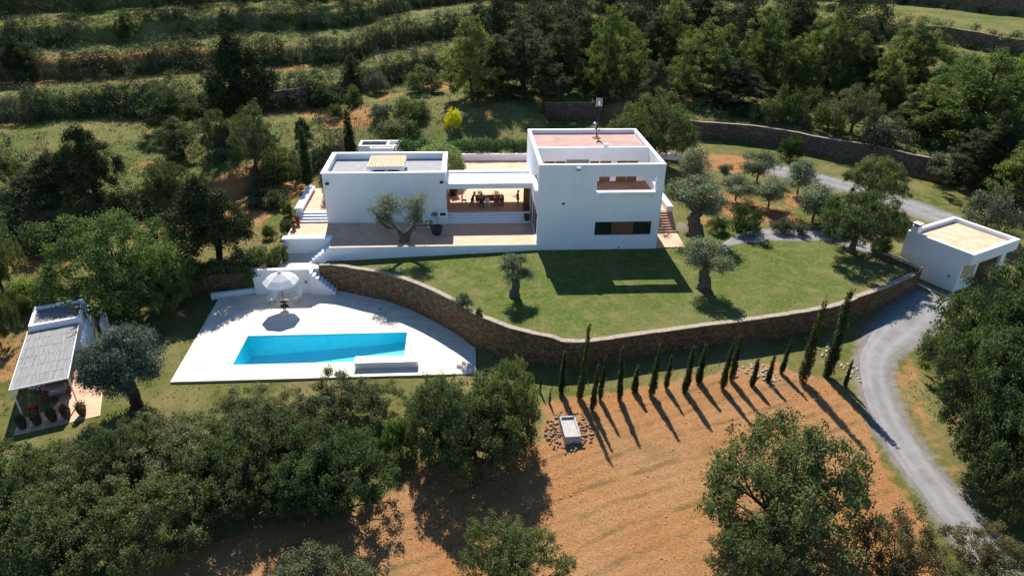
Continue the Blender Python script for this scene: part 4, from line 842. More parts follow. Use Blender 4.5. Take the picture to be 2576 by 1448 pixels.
# ------------------------------------------------------------------ foliage builders
def nrm(a): return a/(np.linalg.norm(a, axis=-1, keepdims=True)+1e-9)
def leafquads(C, OUT, size, asp, rng, up=.35, jit=.75):
    n = len(C); nn = nrm(OUT*.7+rng.normal(size=(n, 3))*jit+np.array([0, 0, up])); t = nrm(np.cross(nn, rng.normal(size=(n, 3)))); b = np.cross(nn, t)
    L = (size*rng.uniform(.65, 1.25, n))[:, None]; t = t*L*.5; b = b*L*.5*asp
    V = np.stack([C-t, C+b-t*.1, C+t, C-b-t*.1], 1).reshape(-1, 3); return V, np.arange(4*n).reshape(n, 4)
def crownarr(rng, lobes, nclump, per, cr, size, asp=.5, low=-.35, inner=.55, up=.35, jit=.75, flat=1):
    L = np.array(lobes, float); wt = L[:, 3]*L[:, 4]+L[:, 3]*L[:, 5]; li = rng.choice(len(L), nclump, p=wt/wt.sum())
    d = nrm(rng.normal(size=(nclump, 3))); bad = d[:, 2] < low; d[bad, 2] *= -1
    rr = rng.uniform(inner, 1.05, nclump)**.7; P = L[li, :3]+d*L[li, 3:6]*rr[:, None]
    Q = np.repeat(P, per, 0)+rng.normal(size=(nclump*per, 3))*cr*np.array([1, 1, flat]); D = np.repeat(d, per, 0)
    V, F = leafquads(Q, D, size, asp, rng, up, jit)
    tone = np.clip(np.repeat(rng.uniform(0, 1, nclump), per)*.55+rng.uniform(0, 1, nclump*per)*.45, 0, 1); return V, F, tone
def crownmesh(name, *a, **k):
    V, F, t = crownarr(*a, **k); return npmesh(name, V, F, t)
def trunkmesh(name, rng, paths, rough=.18, n=8):
    mb = MB(); pr = random.Random(int(rng.integers(1e6)))
    for P, R in paths:
        P = catmull(P, 4); R = np.interp(np.linspace(0, 1, len(P)), np.linspace(0, 1, len(R)), R); mb.tube(P, R, n, pr, rough)
    return mb.mesh(name, True)
PROTO = {}
def proto(kind, crown, cmat, trunk, tmat, r, h):
    co = np.empty(len(crown.vertices)*3, np.float32); crown.vertices.foreach_get('co', co); co = co.reshape(-1, 3)
    r = float(np.percentile(np.hypot(co[:, 0], co[:, 1]), 97)); h = float(np.percentile(co[:, 2], 99.7))
    crown.materials.append(M[cmat])
    if trunk is not None: trunk.materials.append(M[tmat])
    PROTO.setdefault(kind, []).append((crown, trunk, r, h))
def limbs(rng, base, H0, lobes, r0, k=.75, bend=.25):
    out = []
    for l in lobes:
        e = np.array(l[:3]); s = np.array([base[0]*.3, base[1]*.3, H0]); mid = s*(1-k*.6)+e*k*.6+rng.normal(size=3)*bend; out.append(([s, mid, e], [r0, r0*.6, r0*.2]))
    return out
def G(s): return np.random.default_rng(s)
# leafy sprays over an uneven dome, with dark gaps between them
def dome(r, R, H, zc, n, q0, q1, zmin=-.45, wobble=.2, flat=1.0):
    lb = []; ph = r.uniform(0, 6.28, 6)
    for i in range(n):
        z = r.uniform(zmin, 1); a = r.uniform(0, 6.28); c = math.sqrt(1-z*z)
        k = 1+wobble*(math.sin(2*a+ph[0]+1.5*z)+.7*math.sin(3*a+ph[1]-2*z)+.5*math.sin(5*a+ph[2]+3*z)+.6*math.sin(4*z+ph[3]))/1.6+r.uniform(-.22, .1)
        q = r.uniform(q0, q1); lb.append((R*c*math.cos(a)*k, R*c*math.sin(a)*k, max(.25, zc+(H-zc)*z*k*flat if z > 0 else zc+zc*z*.9), q, q, q*.8))
    for i in range(n//5): a = r.uniform(0, 6.28); c = r.uniform(.1, .6); lb.append((R*c*math.cos(a), R*c*math.sin(a), r.uniform(.25, .7)*H, q1*1.1, q1*1.1, q1*.8))
    return lb
for sd in range(6):
    r = G(10+sd); R, H = 3.4, 4.7; lb = dome(r, R, H, 1.9, 210, .24, .50, -.5, .15)
    proto('carob', crownmesh('crown', r, lb, 1700, 20, .12, .155, .5, low=-.7, inner=.35, up=.5), 'carob', trunkmesh('trunk', r, [([(0, 0, -.3), (.05, 0, .6), (0, .1, 1.5)], [.34, .26, .22])]+limbs(r, (0, 0), 1.1, lb[::11], .08)), 'darkbark', R, H)
for sd in range(2):
    r = G(25+sd); R, H = 3.4, 4.7; lb = dome(r, R, H, 1.9, 220, .24, .48, -.5, .17)
    proto('brightcarob', crownmesh('crown', r, lb, 1900, 20, .12, .145, .5, low=-.7, inner=.35, up=.5), 'carob_bright', trunkmesh('trunk', r, [([(0, 0, -.3), (.05, 0, .6), (0, .1, 1.5)], [.34, .26, .22])]+limbs(r, (0, 0), 1.1, lb[::11], .08)), 'darkbark', R, H)
for sd in range(3):
    r = G(230+sd); R, H = 3.2, 5.2; lb = [l for l in dome(r, R, H, 3.3, 190, .26, .5, -.55, .18) if l[2] > 1.7]
    proto('standardcarob', crownmesh('crown', r, lb, 1600, 20, .12, .155, .5, low=-.7, inner=.35, up=.5), 'carob', trunkmesh('trunk', r, [([(0, 0, -.3), (.08, 0, .7), (0, .1, 1.6), (0, 0, 2.4)], [.42, .3, .26, .2])]+limbs(r, (0, 0), 1.7, lb[::10], .12)), 'bark', R, H)
for sd in range(2):
    r = G(240+sd); R, H = 2.8, 4.0; lb = dome(r, R, H, 1.7, 110, .24, .46, -.45, .25)
    proto('browntree', crownmesh('crown', r, lb, 1000, 19, .13, .155, .48, low=-.7, inner=.3, up=.5), 'brownish', trunkmesh('trunk', r, [([(0, 0, -.3), (.1, .05, .7), (0, .1, 1.4)], [.22, .18, .14])]+limbs(r, (0, 0), .9, lb[::5], .06)), 'bark', R, H)
# almond / looser tree with gaps and branches
for sd in range(5):
    r = G(30+sd); R, H = 2.8, 4.5; lb = dome(r, R, H, 2.0, 110, .22, .44, -.4, .22)
    proto('almond', crownmesh('crown', r, lb, 950, 18, .13, .155, .48, low=-.7, inner=.3, up=.5), 'scrubby', trunkmesh('trunk', r, [([(0, 0, -.3), (.1, .05, .7), (0, .1, 1.4)], [.24, .19, .16])]+limbs(r, (0, 0), 1.0, lb[::4], .06)), 'bark', R, H)
# pines: irregular tapering crowns, branch pads sloping up
def pine(kind, mat, seed, R, H, z0, nl, size, per=15, ncl=900, pw=1.25, asp=.24):
    r = G(seed); lb = []; lm = []; ph = r.uniform(0, 6.28, 4)
    for i in range(nl*4):
        z = z0+(1-z0)*(i+.5)/(nl*4); a = i*2.4+r.uniform(-.6, .6); f_ = (z-z0)/(1.02-z0)
        prof = R*(1-f_**pw)*(.55+.45*min(1, f_/.22))*(1+.28*math.sin(a*2+ph[0]+4*z)+.18*math.sin(a*3+ph[1]-7*z)); rad = max(.1, prof*r.uniform(.6, 1.08)); q = r.uniform(.13, .24)*R*(.55+.45*(1-f_)); x, y = rad*math.cos(a), rad*math.sin(a)
        lb.append((x, y, z*H+.12*rad, q, q, q*.75))
        if i % 4 == 0: lm.append(([(0, 0, max(.2, z*H-.9)), (x*.5, y*.5, z*H-.6), (x, y, z*H)], [.07, .045, .015]))
    lb.append((0, 0, H*.96, R*.12, R*.12, H*.05)); nb = np.array([r.uniform(-.35, .35), r.uniform(-.35, .35)])
    proto(kind, crownmesh('crown', r, lb, ncl, per, .17*R/4, size, asp, low=-.6, inner=.3, up=.55, jit=.8), mat, trunkmesh('trunk', r, [([(0, 0, -.4), (nb[0], nb[1], H*.35), (nb[0]*.5, 0, H*.7), (0, 0, H*.95)], [.26, .19, .11, .03])]+lm, .1), 'darkbark', R, H)
def roundpine(kind, mat, seed, R, H, zc, n, q0, q1, size, ncl, per=18, asp=.28, zmin=-.85, wob_=.2):
    r = G(seed); lb = dome(r, R, H, zc, n, q0, q1, zmin, wob_); tip = r.uniform(-.4, .4, 2)
    tp = lambda z: 1-.62*max(0, (z-zc*.55)/(H-zc*.55))**1.1
    lb = [(x*tp(z)+tip[0]*z/H, y*tp(z)+tip[1]*z/H, z, a*(.5+.5*tp(z)), b_*(.5+.5*tp(z)), c*(.6+.4*tp(z))) for x, y, z, a, b_, c in lb]
    proto(kind, crownmesh('crown', r, lb, ncl, per, .17, size, asp, low=-.6, inner=.3, up=.55, jit=.8), mat, trunkmesh('trunk', r, [([(0, 0, -.4), (.2, .1, H*.3), (tip[0]*.5, tip[1]*.5, H*.6), (tip[0], tip[1], H*.85)], [.26, .2, .13, .04])]+limbs(r, (0, 0), H*.35, lb[::9], .08)), 'darkbark', R, H)
for sd in range(6): roundpine('pine', 'pine', 50+sd, 3.9, 11.5, 4.2+.4*(sd % 3), 140, .36, .75, .32, 1500)
for sd in range(5): roundpine('darkpine', 'darkpine', 60+sd, 3.7, 12, 4.0, 140, .38, .8, .32, 1500)
for sd in range(3): roundpine('darktree', 'juniper', 65+sd, 2.6, 5.6, 2.9, 130, .26, .5, .2, 1500, 20, .4, -.75)
for sd in range(3): roundpine('meadow_tree', 'bush', 68+sd, 2.4, 5.0, 2.4, 70, .25, .5, .18, 800, 18, .42, -.6, .3)
for sd in range(2): pine('juniper', 'juniper', 70+sd, 2.5, 5.4, .24, 20, .24, 22, 760, 2.4, .4)
for sd in range(2): pine('spruce', 'darkpine', 75+sd, 2.0, 6, .04, 18, .3, 14, 500, 1.0)
# olives: thick gnarled trunk, airy grey tufts
for sd in range(4):
    r = G(80+sd); lb = []; H = 4.2
    for i in range(9): a = i*.7+r.uniform(-.3, .3); rad = r.uniform(.45, 1.35); z = r.uniform(.52, .93); q = r.uniform(.42, .68); lb.append((rad*math.cos(a), rad*math.sin(a), z*H, q, q, q*.8))
    proto('olive', crownmesh('crown', r, lb, 420, 20, .15, .15, .36, low=-.6, inner=.3, up=.3, jit=.9), 'olive', trunkmesh('trunk', r, [([(0, 0, -.3), (.12, .05, .5), (-.05, .0, 1.2), (.08, .05, 1.75)], [.52, .36, .3, .27])]+limbs(r, (0, 0), 1.6, lb, .12, .7, .14), .22, 10), 'bark', 1.95, H)
for sd in range(3):
    r = G(90+sd); lb = []; H = 3.6
    for i in range(13): a = i*.9+r.uniform(-.3, .3); rad = r.uniform(.2, 1.25); z = r.uniform(.32, .88); q = r.uniform(.5, .8); lb.append((rad*math.cos(a), rad*math.sin(a), z*H, q, q, q*.85))
    proto('younger_olive', crownmesh('crown', r, lb, 430, 20, .17, .17, .36, low=-.6, inner=.4, up=.35, jit=.85), 'olive', trunkmesh('trunk', r, [([(0, 0, -.3), (.06, .03, .5), (-.05, .0, 1.1)], [.1, .08, .065])]+limbs(r, (0, 0), 1.0, lb, .045)), 'bark', 1.9, H)
r = G(99); lb = []
for i in range(46):
    a = r.uniform(0, 6.28); ph = math.asin(r.uniform(-.8, 1)); q = r.uniform(.5, .8); R_ = 1.75; lb.append((R_*math.cos(ph)*math.cos(a)*1.08, R_*math.cos(ph)*math.sin(a)*1.08, 3.3+R_*math.sin(ph)*1.0, q, q, q*.85))
lb.append((0, 0, 3.3, 1.6, 1.6, 1.2))
proto('round_olive', crownmesh('crown', r, lb, 1500, 24, .17, .16, .4, low=-.7, inner=.6, up=.35), 'oliveround', trunkmesh('trunk', r, [([(.1, -.1, -.35), (.08, -.05, .3), (.05, 0, 1.0), (.0, 0, 1.9)], [.5, .36, .34, .3]), ([(.25, 0, 1.0), (-.5, .05, 1.6), (-1.1, 0, 2.3)], [.24, .2, .12])]+limbs(r, (0, 0), 1.7, lb[:9], .15), .2, 10), 'darkbark', 2.55, 5.0)
r = G(101); lb = []
for cx in (-.95, 1.0):
    for i in range(15): lb.append((cx*(.95+r.uniform(-.45, .55)), r.uniform(-.6, .6), 2.3+i*.185+r.uniform(-.2, .2), r.uniform(.36, .6), r.uniform(.36, .6), r.uniform(.35, .5)))
lb += [(-1.9, 0, 3.7, .4, .35, .35), (-1.6, .1, 3.3, .5, .4, .35), (-1.5, .1, 2.7, .4, .4, .3), (0, .2, 3.2, .35, .35, .35), (.1, .2, 3.8, .35, .35, .35)]
proto('forked_olive', crownmesh('crown', r, lb, 620, 17, .15, .14, .34, low=-.7, inner=.25, up=.35, jit=.9), 'olive', trunkmesh('trunk', r, [([(0, 0, -.2), (0, 0, .35), (-.25, 0, 1.1), (-.75, .05, 2.2), (-1.1, 0, 3.3), (-1.0, 0, 4.4)], [.38, .28, .16, .11, .07, .03]), ([(.05, 0, .1), (.3, 0, .8), (.7, .05, 1.7), (1.05, 0, 2.8), (1.0, 0, 4.5)], [.3, .21, .14, .09, .03]), ([(-.9, 0, 2.2), (-1.5, 0, 2.9), (-1.9, 0, 3.7)], [.09, .06, .02])], .2, 10), 'bark', 1.75, 5.1)
# cypress columns
for sd in range(4):
    r = G(110+sd); lb = []
    for i in range(20):
        z = (i+.6)/21; w = (.22+.05*sd)*(min(1, z/.1)**.6)*(1-z)**(.45+.12*(sd % 3))+.03; lb.append((r.uniform(-.05, .05), r.uniform(-.05, .05), z*4.2, w*r.uniform(.8, 1.25), w*r.uniform(.8, 1.25), .2))
    proto('cypress', crownmesh('crown', r, lb, 520, 11, .05, .12, .40, low=-1, inner=.6, up=.8, jit=.5, flat=2), 'cypress', trunkmesh('trunk', r, [([(0, 0, -.2), (0, 0, .5), (0, 0, 3.6)], [.06, .05, .015])]), 'darkbark', .34, 4.25)
# bushes
def bushp(kind, mat, seeds, size=.16, asp=.5, R=1.3, H=1.6, n=300, per=16):
    for sd in seeds:
        r = G(sd)
        lb = dome(r, R*.95, H, .55, 34, .2*R/1.3, .42*R/1.3, -.5, .25)
        proto(kind, crownmesh('leaves', r, lb, n, per, .15*R/1.3, size, asp, low=-.5, inner=.45, up=.45), mat, trunkmesh('stems', r, [([(0, 0, -.2), (.05, 0, .3), (0, 0, .7)], [.07, .06, .05])]+limbs(r, (0, 0), .3, lb[:5], .04, .7, .08)), 'darkbark', R, H)
bushp('bush', 'bush', range(120, 124)); bushp('grey_bush', 'greybush', range(130, 132)); bushp('bright_bush', 'brightbush', range(140, 142)); bushp('dark_bush', 'carob', range(145, 148)); bushp('yellow_bush', 'yellow', [150], .14, .7)
r = G(160); lb = [(0, 0, 1.9, 2.6, 2.6, 1.95)]+[(2.0*math.cos(a), 2.0*math.sin(a), 1.3+.9*math.sin(a*3), .8, .8, .7) for a in np.linspace(0, 6, 9)]
proto('round_bush', crownmesh('leaves', r, lb, 1100, 18, .16, .2, .5, low=-.4, inner=.85, up=.3), 'hedge', trunkmesh('stems', r, [([(0, 0, -.2), (0, 0, .6), (0, 0, 1.5)], [.16, .13, .1])]), 'darkbark', 2.75, 3.9)
count = {}
def plant(kind, P, w, h, label, cat, name, group=None, rz=None, part='crown', stem='trunk'):
    pr = PROTO[kind]; i = count.get(kind, 0); count[kind] = i+1; cr, tr_, R, H = pr[i % len(pr)]
    o = thing(name, label, cat, P, (i*2.39) % 6.28 if rz is None else rz, group); o.scale = (w/(2*R), w/(2*R), h/H)
    obj(part, cr, None, o)
    if tr_ is not None: obj(stem, tr_, None, o)
    return o
def tree(kind, bx, by, top, wpx, label, name, cat='tree', group=None, rz=None, part='crown', stem='trunk', off=None, hmul=1):
    P = GP(bx, by) if off is None else np.array([*U(bx, by, off)[:2], off]); dep = (P-CAM_POS)@FW; w = wpx*dep/FOCAL
    h = max(.4, UY(bx, top, P[1])[2]-P[2])*hmul
    if h > .8*w and part != 'col': h -= .16*w                              # the far rim of a wide crown shows above its top
    return plant(kind, P, w, h, label, cat, name, group, rz, 'crown' if part == 'col' else part, stem)
# ------------------------------------------------------------------ trees one can tell apart (foot in the photo, top, width)
T = [
 # lower left thicket
 ('carob', 320, 1225, 1020, 215, 'dark carob tree just below the big round olive, left part of the thicket', 'carob_tree'),
 ('almond', 215, 1225, 1110, 170, 'low leafy tree at the left end of the thicket below the clay pots', 'almond_tree'),
 ('almond', 395, 1160, 990, 190, 'leafy tree touching the shadow of the big round olive', 'almond_tree'),
 ('carob', 520, 1180, 1005, 210, 'dense dark tree top in the upper middle of the thicket', 'carob_tree'),
 ('almond', 740, 1110, 945, 200, 'twiggy tree in front of the middle of the deck edge', 'almond_tree'),
 ('almond', 945, 1050, 915, 150, 'small tree top poking over the deck edge at the white bench', 'almond_tree'),
 ('carob', 770, 1260, 1080, 230, 'dark tree inside the thicket left of its right end', 'carob_tree'),
 ('almond', 240, 1330, 1160, 230, 'dull leafy tree in the lower left part of the thicket', 'almond_tree'),
 ('carob', 1110, 1130, 925, 190, 'ragged dark tree fused to the left of the big round carob', 'carob_tree'),
 ('carob', 1275, 1120, 900, 170, 'ragged dark tree fused to the right of the big round carob', 'carob_tree'),
 ('almond', 470, 1235, 1010, 250, 'loose leafy tree left of the middle of the lower thicket', 'almond_tree'),
 ('carob', 590, 1270, 1035, 270, 'dark broad tree in the middle of the lower thicket', 'carob_tree'),
 ('almond', 690, 1180, 985, 250, 'loose tree with bare twigs showing, below the pool corner', 'almond_tree'),
 ('carob', 850, 1250, 1050, 300, 'broad dark tree at the right end of the lower thicket by the red soil', 'carob_tree'),
 ('almond', 620, 1085, 965, 190, 'small light green tree below the front edge of the pool deck', 'almond_tree'),
 ('almond', 860, 1080, 925, 230, 'open crowned tree overlapping the pool deck edge left of the white bench', 'almond_tree'),
 ('carob', 55, 1330, 1115, 290, 'dark tree at the left edge of the photo below the potted plants', 'carob_tree'),
 ('carob', 140, 1440, 1230, 330, 'shaded dark tree in the bottom left corner', 'carob_tree'),
 ('carob', 420, 1370, 1180, 300, 'dark shaded tree along the lower edge of the thicket, left of the soil', 'carob_tree'),
 ('carob', 1190, 1170, 930, 270, 'big dark round carob tree right of the pool deck corner', 'carob_tree'),
 ('carob', 1290, 1490, 1335, 270, 'green bushy tree top at the middle of the bottom edge', 'carob_tree'),
 ('almond', 810, 1520, 1395, 260, 'low green tree top at the bottom edge left of the middle', 'almond_tree'),
 # lower right
 ('carob', 1945, 1365, 1035, 425, 'large spreading tree standing alone on the red soil at lower right', 'carob_tree'),
 ('carob', 1910, 1470, 1300, 270, 'dark low tree in the shade under the large spreading tree', 'carob_tree'),
 ('browntree', 2240, 1470, 1268, 235, 'brownish bushy tree at the bottom edge left of the grey drive', 'almond_tree'),
 ('browntree', 2465, 1455, 1315, 215, 'brownish bushy tree at the bottom right corner below the drive', 'almond_tree'),
 ('carob', 2480, 985, 640, 330, 'huge dark carob tree at the right edge in front of the garage', 'carob_tree'),
 ('standardcarob', 2425, 1120, 800, 280, 'large carob tree with pale bare trunks between garage and drive', 'carob_tree'),
 ('carob', 2560, 1010, 720, 300, 'tall dark carob tree at the right edge beside the garage door', 'carob_tree'),
 ('carob', 2390, 960, 800, 170, 'smaller carob tree reaching over the bend of the drive', 'carob_tree'),
 ('carob', 2490, 1240, 960, 260, 'shaded carob tree behind the one with bare trunks', 'carob_tree'),
 ('carob', 2590, 1180, 860, 330, 'dark carob tree cut off by the right edge, below the garage', 'carob_tree'),
 ('carob', 2600, 1330, 1100, 260, 'dark bush-like tree at the right edge above the bottom corner', 'carob_tree'),
 # left
 ('brightcarob', 325, 770, 480, 340, 'big bright-topped carob tree behind the shade roof hut', 'carob_tree'),
 ('brightcarob', 420, 775, 590, 180, 'round carob tree leaning against the big one, left of the stone wall', 'carob_tree'),
 ('darktree', 552, 657, 415, 185, 'dark evergreen tree with a bare trunk on the grass slope', 'evergreen_tree'),
 ('carob', 10, 735, 520, 120, 'dark tree at the left edge above the hut', 'carob_tree'),
 ('carob', 0, 870, 690, 110, 'dark low tree at the left edge beside the hut roof', 'carob_tree'),
 ('darktree', 150, 505, 355, 185, 'dark evergreen tree with slim trunk, left of the pair', 'evergreen_tree'),
 ('darktree', 245, 500, 295, 150, 'taller dark evergreen with two trunks, right of the pair', 'evergreen_tree'),
 ('meadow_tree', 35, 480, 335, 110, 'pale green tree on the meadow at the left edge', 'leafy_tree'),
 ('meadow_tree', 463, 395, 272, 150, 'airy grey-green tree on the grass below the tallest dark tree', 'leafy_tree'),
 ('meadow_tree', 435, 330, 215, 150, 'grey-green tree on the terrace left of the tallest dark tree', 'leafy_tree'),
 ('carob', 428, 505, 395, 100, 'round dark tree left of the brownish grove', 'carob_tree'),
 ('darktree', 622, 320, 55, 170, 'tallest dark tree on the left hillside', 'pine_tree'),
 ('almond', 645, 430, 240, 125, 'brownish dark tree below the tallest dark tree', 'almond_tree'),
 ('almond', 560, 395, 255, 100, 'leafy tree squeezed left of the brownish dark tree', 'almond_tree'),
 ('carob', 705, 460, 345, 135, 'dark leafy tree left of the thin cypress', 'carob_tree'),
 ('darktree', 765, 360, 290, 50, 'small dark tree top just behind the thin cypress', 'pine_tree'),
 ('darkpine', 887, 205, 125, 50, 'little umbrella-shaped pine on the middle terrace', 'pine_tree'),
 ('pine', 325, 105, 12, 62, 'pale lone pine on the upper left terrace', 'pine_tree'),
 ('darktree', 62, 190, 78, 100, 'dark pine at the upper left terrace end', 'pine_tree'),
 # behind the house
 ('pine', 1190, 252, 15, 170, 'tall yellow-green pine left of the dark pine group', 'pine_tree'),
 ('darkpine', 1320, 240, -60, 210, 'tall dark pine above the hedge, first of the dark group', 'pine_tree'),
 ('darkpine', 1420, 225, -30, 160, 'dark pine in the middle of the group behind the tower', 'pine_tree'),
 ('pine', 1525, 240, -5, 120, 'slim pine with a lit top right of the dark group', 'pine_tree'),
 ('spruce', 1513, 275, 172, 62, 'small grey-green conifer right behind the antenna', 'conifer_tree'),
 ('darkpine', 1640, 185, 5, 140, 'dark pine in the gap above the lone green bush', 'pine_tree'),
 ('pine', 1752, 245, 20, 170, 'pine with visible trunk right of the antenna', 'pine_tree'),
 ('pine', 1900, 215, -10, 140, 'bright topped pine at the upper edge, second right of the antenna', 'pine_tree'),
 ('pine', 2070, 230, -15, 150, 'broad pine at the upper edge above the shrub clearing', 'pine_tree'),
 ('pine', 2285, 235, 15, 190, 'pine below the bright terrace strips at upper right', 'pine_tree'),
 ('pine', 2212, 265, 105, 110, 'smaller bright pine in front of the one under the terrace strips', 'pine_tree'),
 ('pine', 2445, 370, 75, 270, 'largest yellow-green pine at the right', 'pine_tree'),
 ('pine', 2330, 335, 180, 140, 'lower pale pine on the left side of the largest one', 'pine_tree'),
 ('pine', 1820, 200, 45, 110, 'pine between the trunk-showing pine and the bright topped one', 'pine_tree'),
 ('pine', 1985, 235, 70, 120, 'mid green pine left of the round dark shrub', 'pine_tree'),
 ('pine', 2140, 240, 60, 130, 'mid green pine behind the yellowish leafy tree', 'pine_tree'),
 ('pine', 2390, 300, 110, 150, 'pine filling the gap left of the largest yellow-green pine', 'pine_tree'),
 ('pine', 2525, 330, 90, 150, 'pine behind the largest yellow-green pine at the right edge', 'pine_tree'),
 ('darkpine', 2290, 330, 215, 120, 'shaded pine above the grey terrace wall, right of the yellowish tree', 'pine_tree'),
 ('pine', 1580, 215, 40, 110, 'green pine just right of the slim lit pine', 'pine_tree'),
 ('darkpine', 1250, 240, 20, 150, 'dark pine filling between the yellow-green pine and the dark group', 'pine_tree'),
 ('darkpine', 1370, 190, -70, 150, 'tall dark pine cut by the top edge behind the dark group', 'pine_tree'),
 ('darkpine', 1470, 200, -40, 130, 'dark pine at the right side of the dark group', 'pine_tree'),
 ('pine', 1690, 190, -20, 130, 'green pine cut by the top edge left of the visible trunk', 'pine_tree'),
 ('darkpine', 2480, 440, 250, 170, 'dark shaded pine between the terrace wall and the right edge', 'pine_tree'),
 ('pine', 2550, 520, 295, 180, 'pine cut by the right edge above the garage', 'pine_tree'),
 ('almond', 2140, 335, 188, 145, 'yellowish leafy tree above the grey terrace wall', 'almond_tree'),
 ('carob', 1640, 400, 235, 230, 'broad leafy tree directly behind the right rear of the tower', 'carob_tree'),
 ('almond', 1570, 380, 270, 120, 'light tipped tree behind the tower roof, right of the mast', 'almond_tree'),
 ('darkpine', 1640, 290, 130, 120, 'dark pine standing behind the broad leafy tree', 'pine_tree'),
 ('darkpine', 1850, 270, 120, 150, 'shaded pine between the two bright topped ones', 'pine_tree'),
 ('darkpine', 2160, 190, 20, 150, 'shaded dark pine left of the bright terrace strips', 'pine_tree'),
 ('darkpine', 2000, 140, -40, 130, 'dark pine at the top edge, middle of the right half', 'pine_tree'),
 ('darkpine', 1750, 120, -50, 160, 'dark pine cut by the top edge above the visible trunk', 'pine_tree'),
 ('darkpine', 2440, 480, 300, 190, 'shaded pine below the largest yellow-green pine', 'pine_tree'),
 # right garden
 ('younger_olive', 1738, 478, 358, 85, 'upright grey olive nearest the tower rear corner', 'olive_tree'),
 ('olive', 1742, 590, 428, 145, 'large silvery olive with dark trunk beside the outside stairs', 'olive_tree'),
 ('younger_olive', 1905, 458, 366, 100, 'round grey-green olive in the middle of the garden', 'olive_tree'),
 ('younger_olive', 1822, 452, 405, 42, 'tiny young olive on bare soil', 'olive_tree'),
 ('younger_olive', 2005, 490, 390, 85, 'olive on a thin dark trunk by the rear drive', 'olive_tree'),
 ('younger_olive', 1850, 505, 440, 95, 'low grey olive below the tiny young one', 'olive_tree'),
 ('younger_olive', 1930, 525, 445, 105, 'wide low olive right of the bright green bush', 'olive_tree'),
 ('younger_olive', 2045, 560, 450, 115, 'grey olive touching the left of the tree by the lawn end', 'olive_tree'),
 ('standardcarob', 2185, 525, 372, 150, 'round leafy tree with light tips beside the rear drive', 'carob_tree'),
 ('olive', 1297, 745, 628, 98, 'small pruned olive on a stout pale trunk in the lawn', 'olive_tree'),
 ('olive', 1766, 725, 583, 132, 'large old olive with thick trunk in the lawn by the house shadow', 'olive_tree'),
]
for k, bx, by, top, w, lab, nm in T:
    n_ = {'pine_tree': 'tree', 'carob_tree': 'tree', 'olive_tree': 'olive tree'}.get(nm, 'tree')
    hm_ = .82 if nm == 'pine_tree' and by < 300 and 1200 < bx < 1500 else .84 if bx < 1000 and by > 1040 else 1.0
    tree(k, bx, by, top, w, lab, nm, n_, hmul=hm_)
tree('standardcarob', 2140, 632, 455, 205, 'leafy tree with a bare trunk at the right end of the lawn', 'carob_tree', off=.02).scale.z *= 1.0
tree('forked_olive', 1016, 606, 468, 136, 'old olive with a forked trunk growing on the sunny terrace', 'olive_tree', 'olive tree', off=.58, rz=.1)
tree('round_olive', 343, 1020, 805, 185, 'big round olive with dense grey crown beside the shade roof', 'olive_tree', 'olive tree', rz=.0)
# cypresses
tree('cypress', 777, 468, 322, 30, 'thin dark cypress at the rear left corner of the house', 'cypress_tree', group='cypresses behind the house', part='col', off=.9)
tree('cypress', 882, 384, 276, 32, 'dark cypress behind the left end of the flat roof', 'cypress_tree', group='cypresses behind the house', part='col', off=1.1)
CY = [(342, 945, 848, 16, 'tiny cypress, first from the left beside the dark carob'), (397, 1010, 925, 15, 'tiny cypress, second from the left, just left of the trough'), (465, 958, 715, 40, 'medium cypress right behind the stone trough, third from the left'), (570, 985, 552, 46, 'tallest slim cypress in the left half of the row'),
      (640, 1052, 785, 42, 'cypress standing nearest the camera, right of the trough'), (682, 990, 735, 36, 'cypress just right of the one nearest the camera'), (795, 990, 688, 40, 'medium cypress in the row, seventh from the left'), (880, 940, 795, 44, 'short bushy cypress left of the thick tall one'),
      (980, 970, 670, 50, 'thick tall cypress near the middle of the row'), (1060, 925, 732, 36, 'thin ragged cypress right of the thick tall one'), (1167, 950, 688, 48, 'dense cypress, eleventh from the left in the row'), (1245, 890, 678, 48, 'bushy cypress, twelfth from the left in the row'),
      (1380, 930, 665, 46, 'left cypress of the close pair in the right half'), (1435, 880, 622, 46, 'right cypress of the close pair in the right half'), (1550, 912, 758, 40, 'sparse thin cypress with a stone ring at its foot'), (1642, 892, 735, 36, 'small cypress right of the sparse one'), (1722, 838, 640, 36, 'slim cypress right before the two big ones')]
c5 = lambda x, y: ((1800+x*.6562)/1.4907, (850+y*.6562)/1.4907)
for x, y, t_, w, lab in CY:
    b, tp_ = c5(x, y), c5(x, t_); cy_ = tree('cypress', b[0], b[1], tp_[1], w*.44*.95, lab, 'cypress_tree', group='cypresses planted along the retaining wall', part='col'); cy_.rotation_euler = (math.radians(2.5*math.sin(x)), math.radians(3*math.cos(x*1.7)), x)
for bx, by, tp_, w, lab in ((2018, 962, 757, 44, 'left one of the two big cypresses by the drive'), (2079, 946, 733, 46, 'right one of the two big cypresses, nearest the drive'), (2124, 974, 905, 18, 'short cypress at the right end of the row by the drive')):
    tree('cypress', bx, by, tp_, w*.66, lab, 'cypress_tree', group='cypresses planted along the retaining wall', part='col')
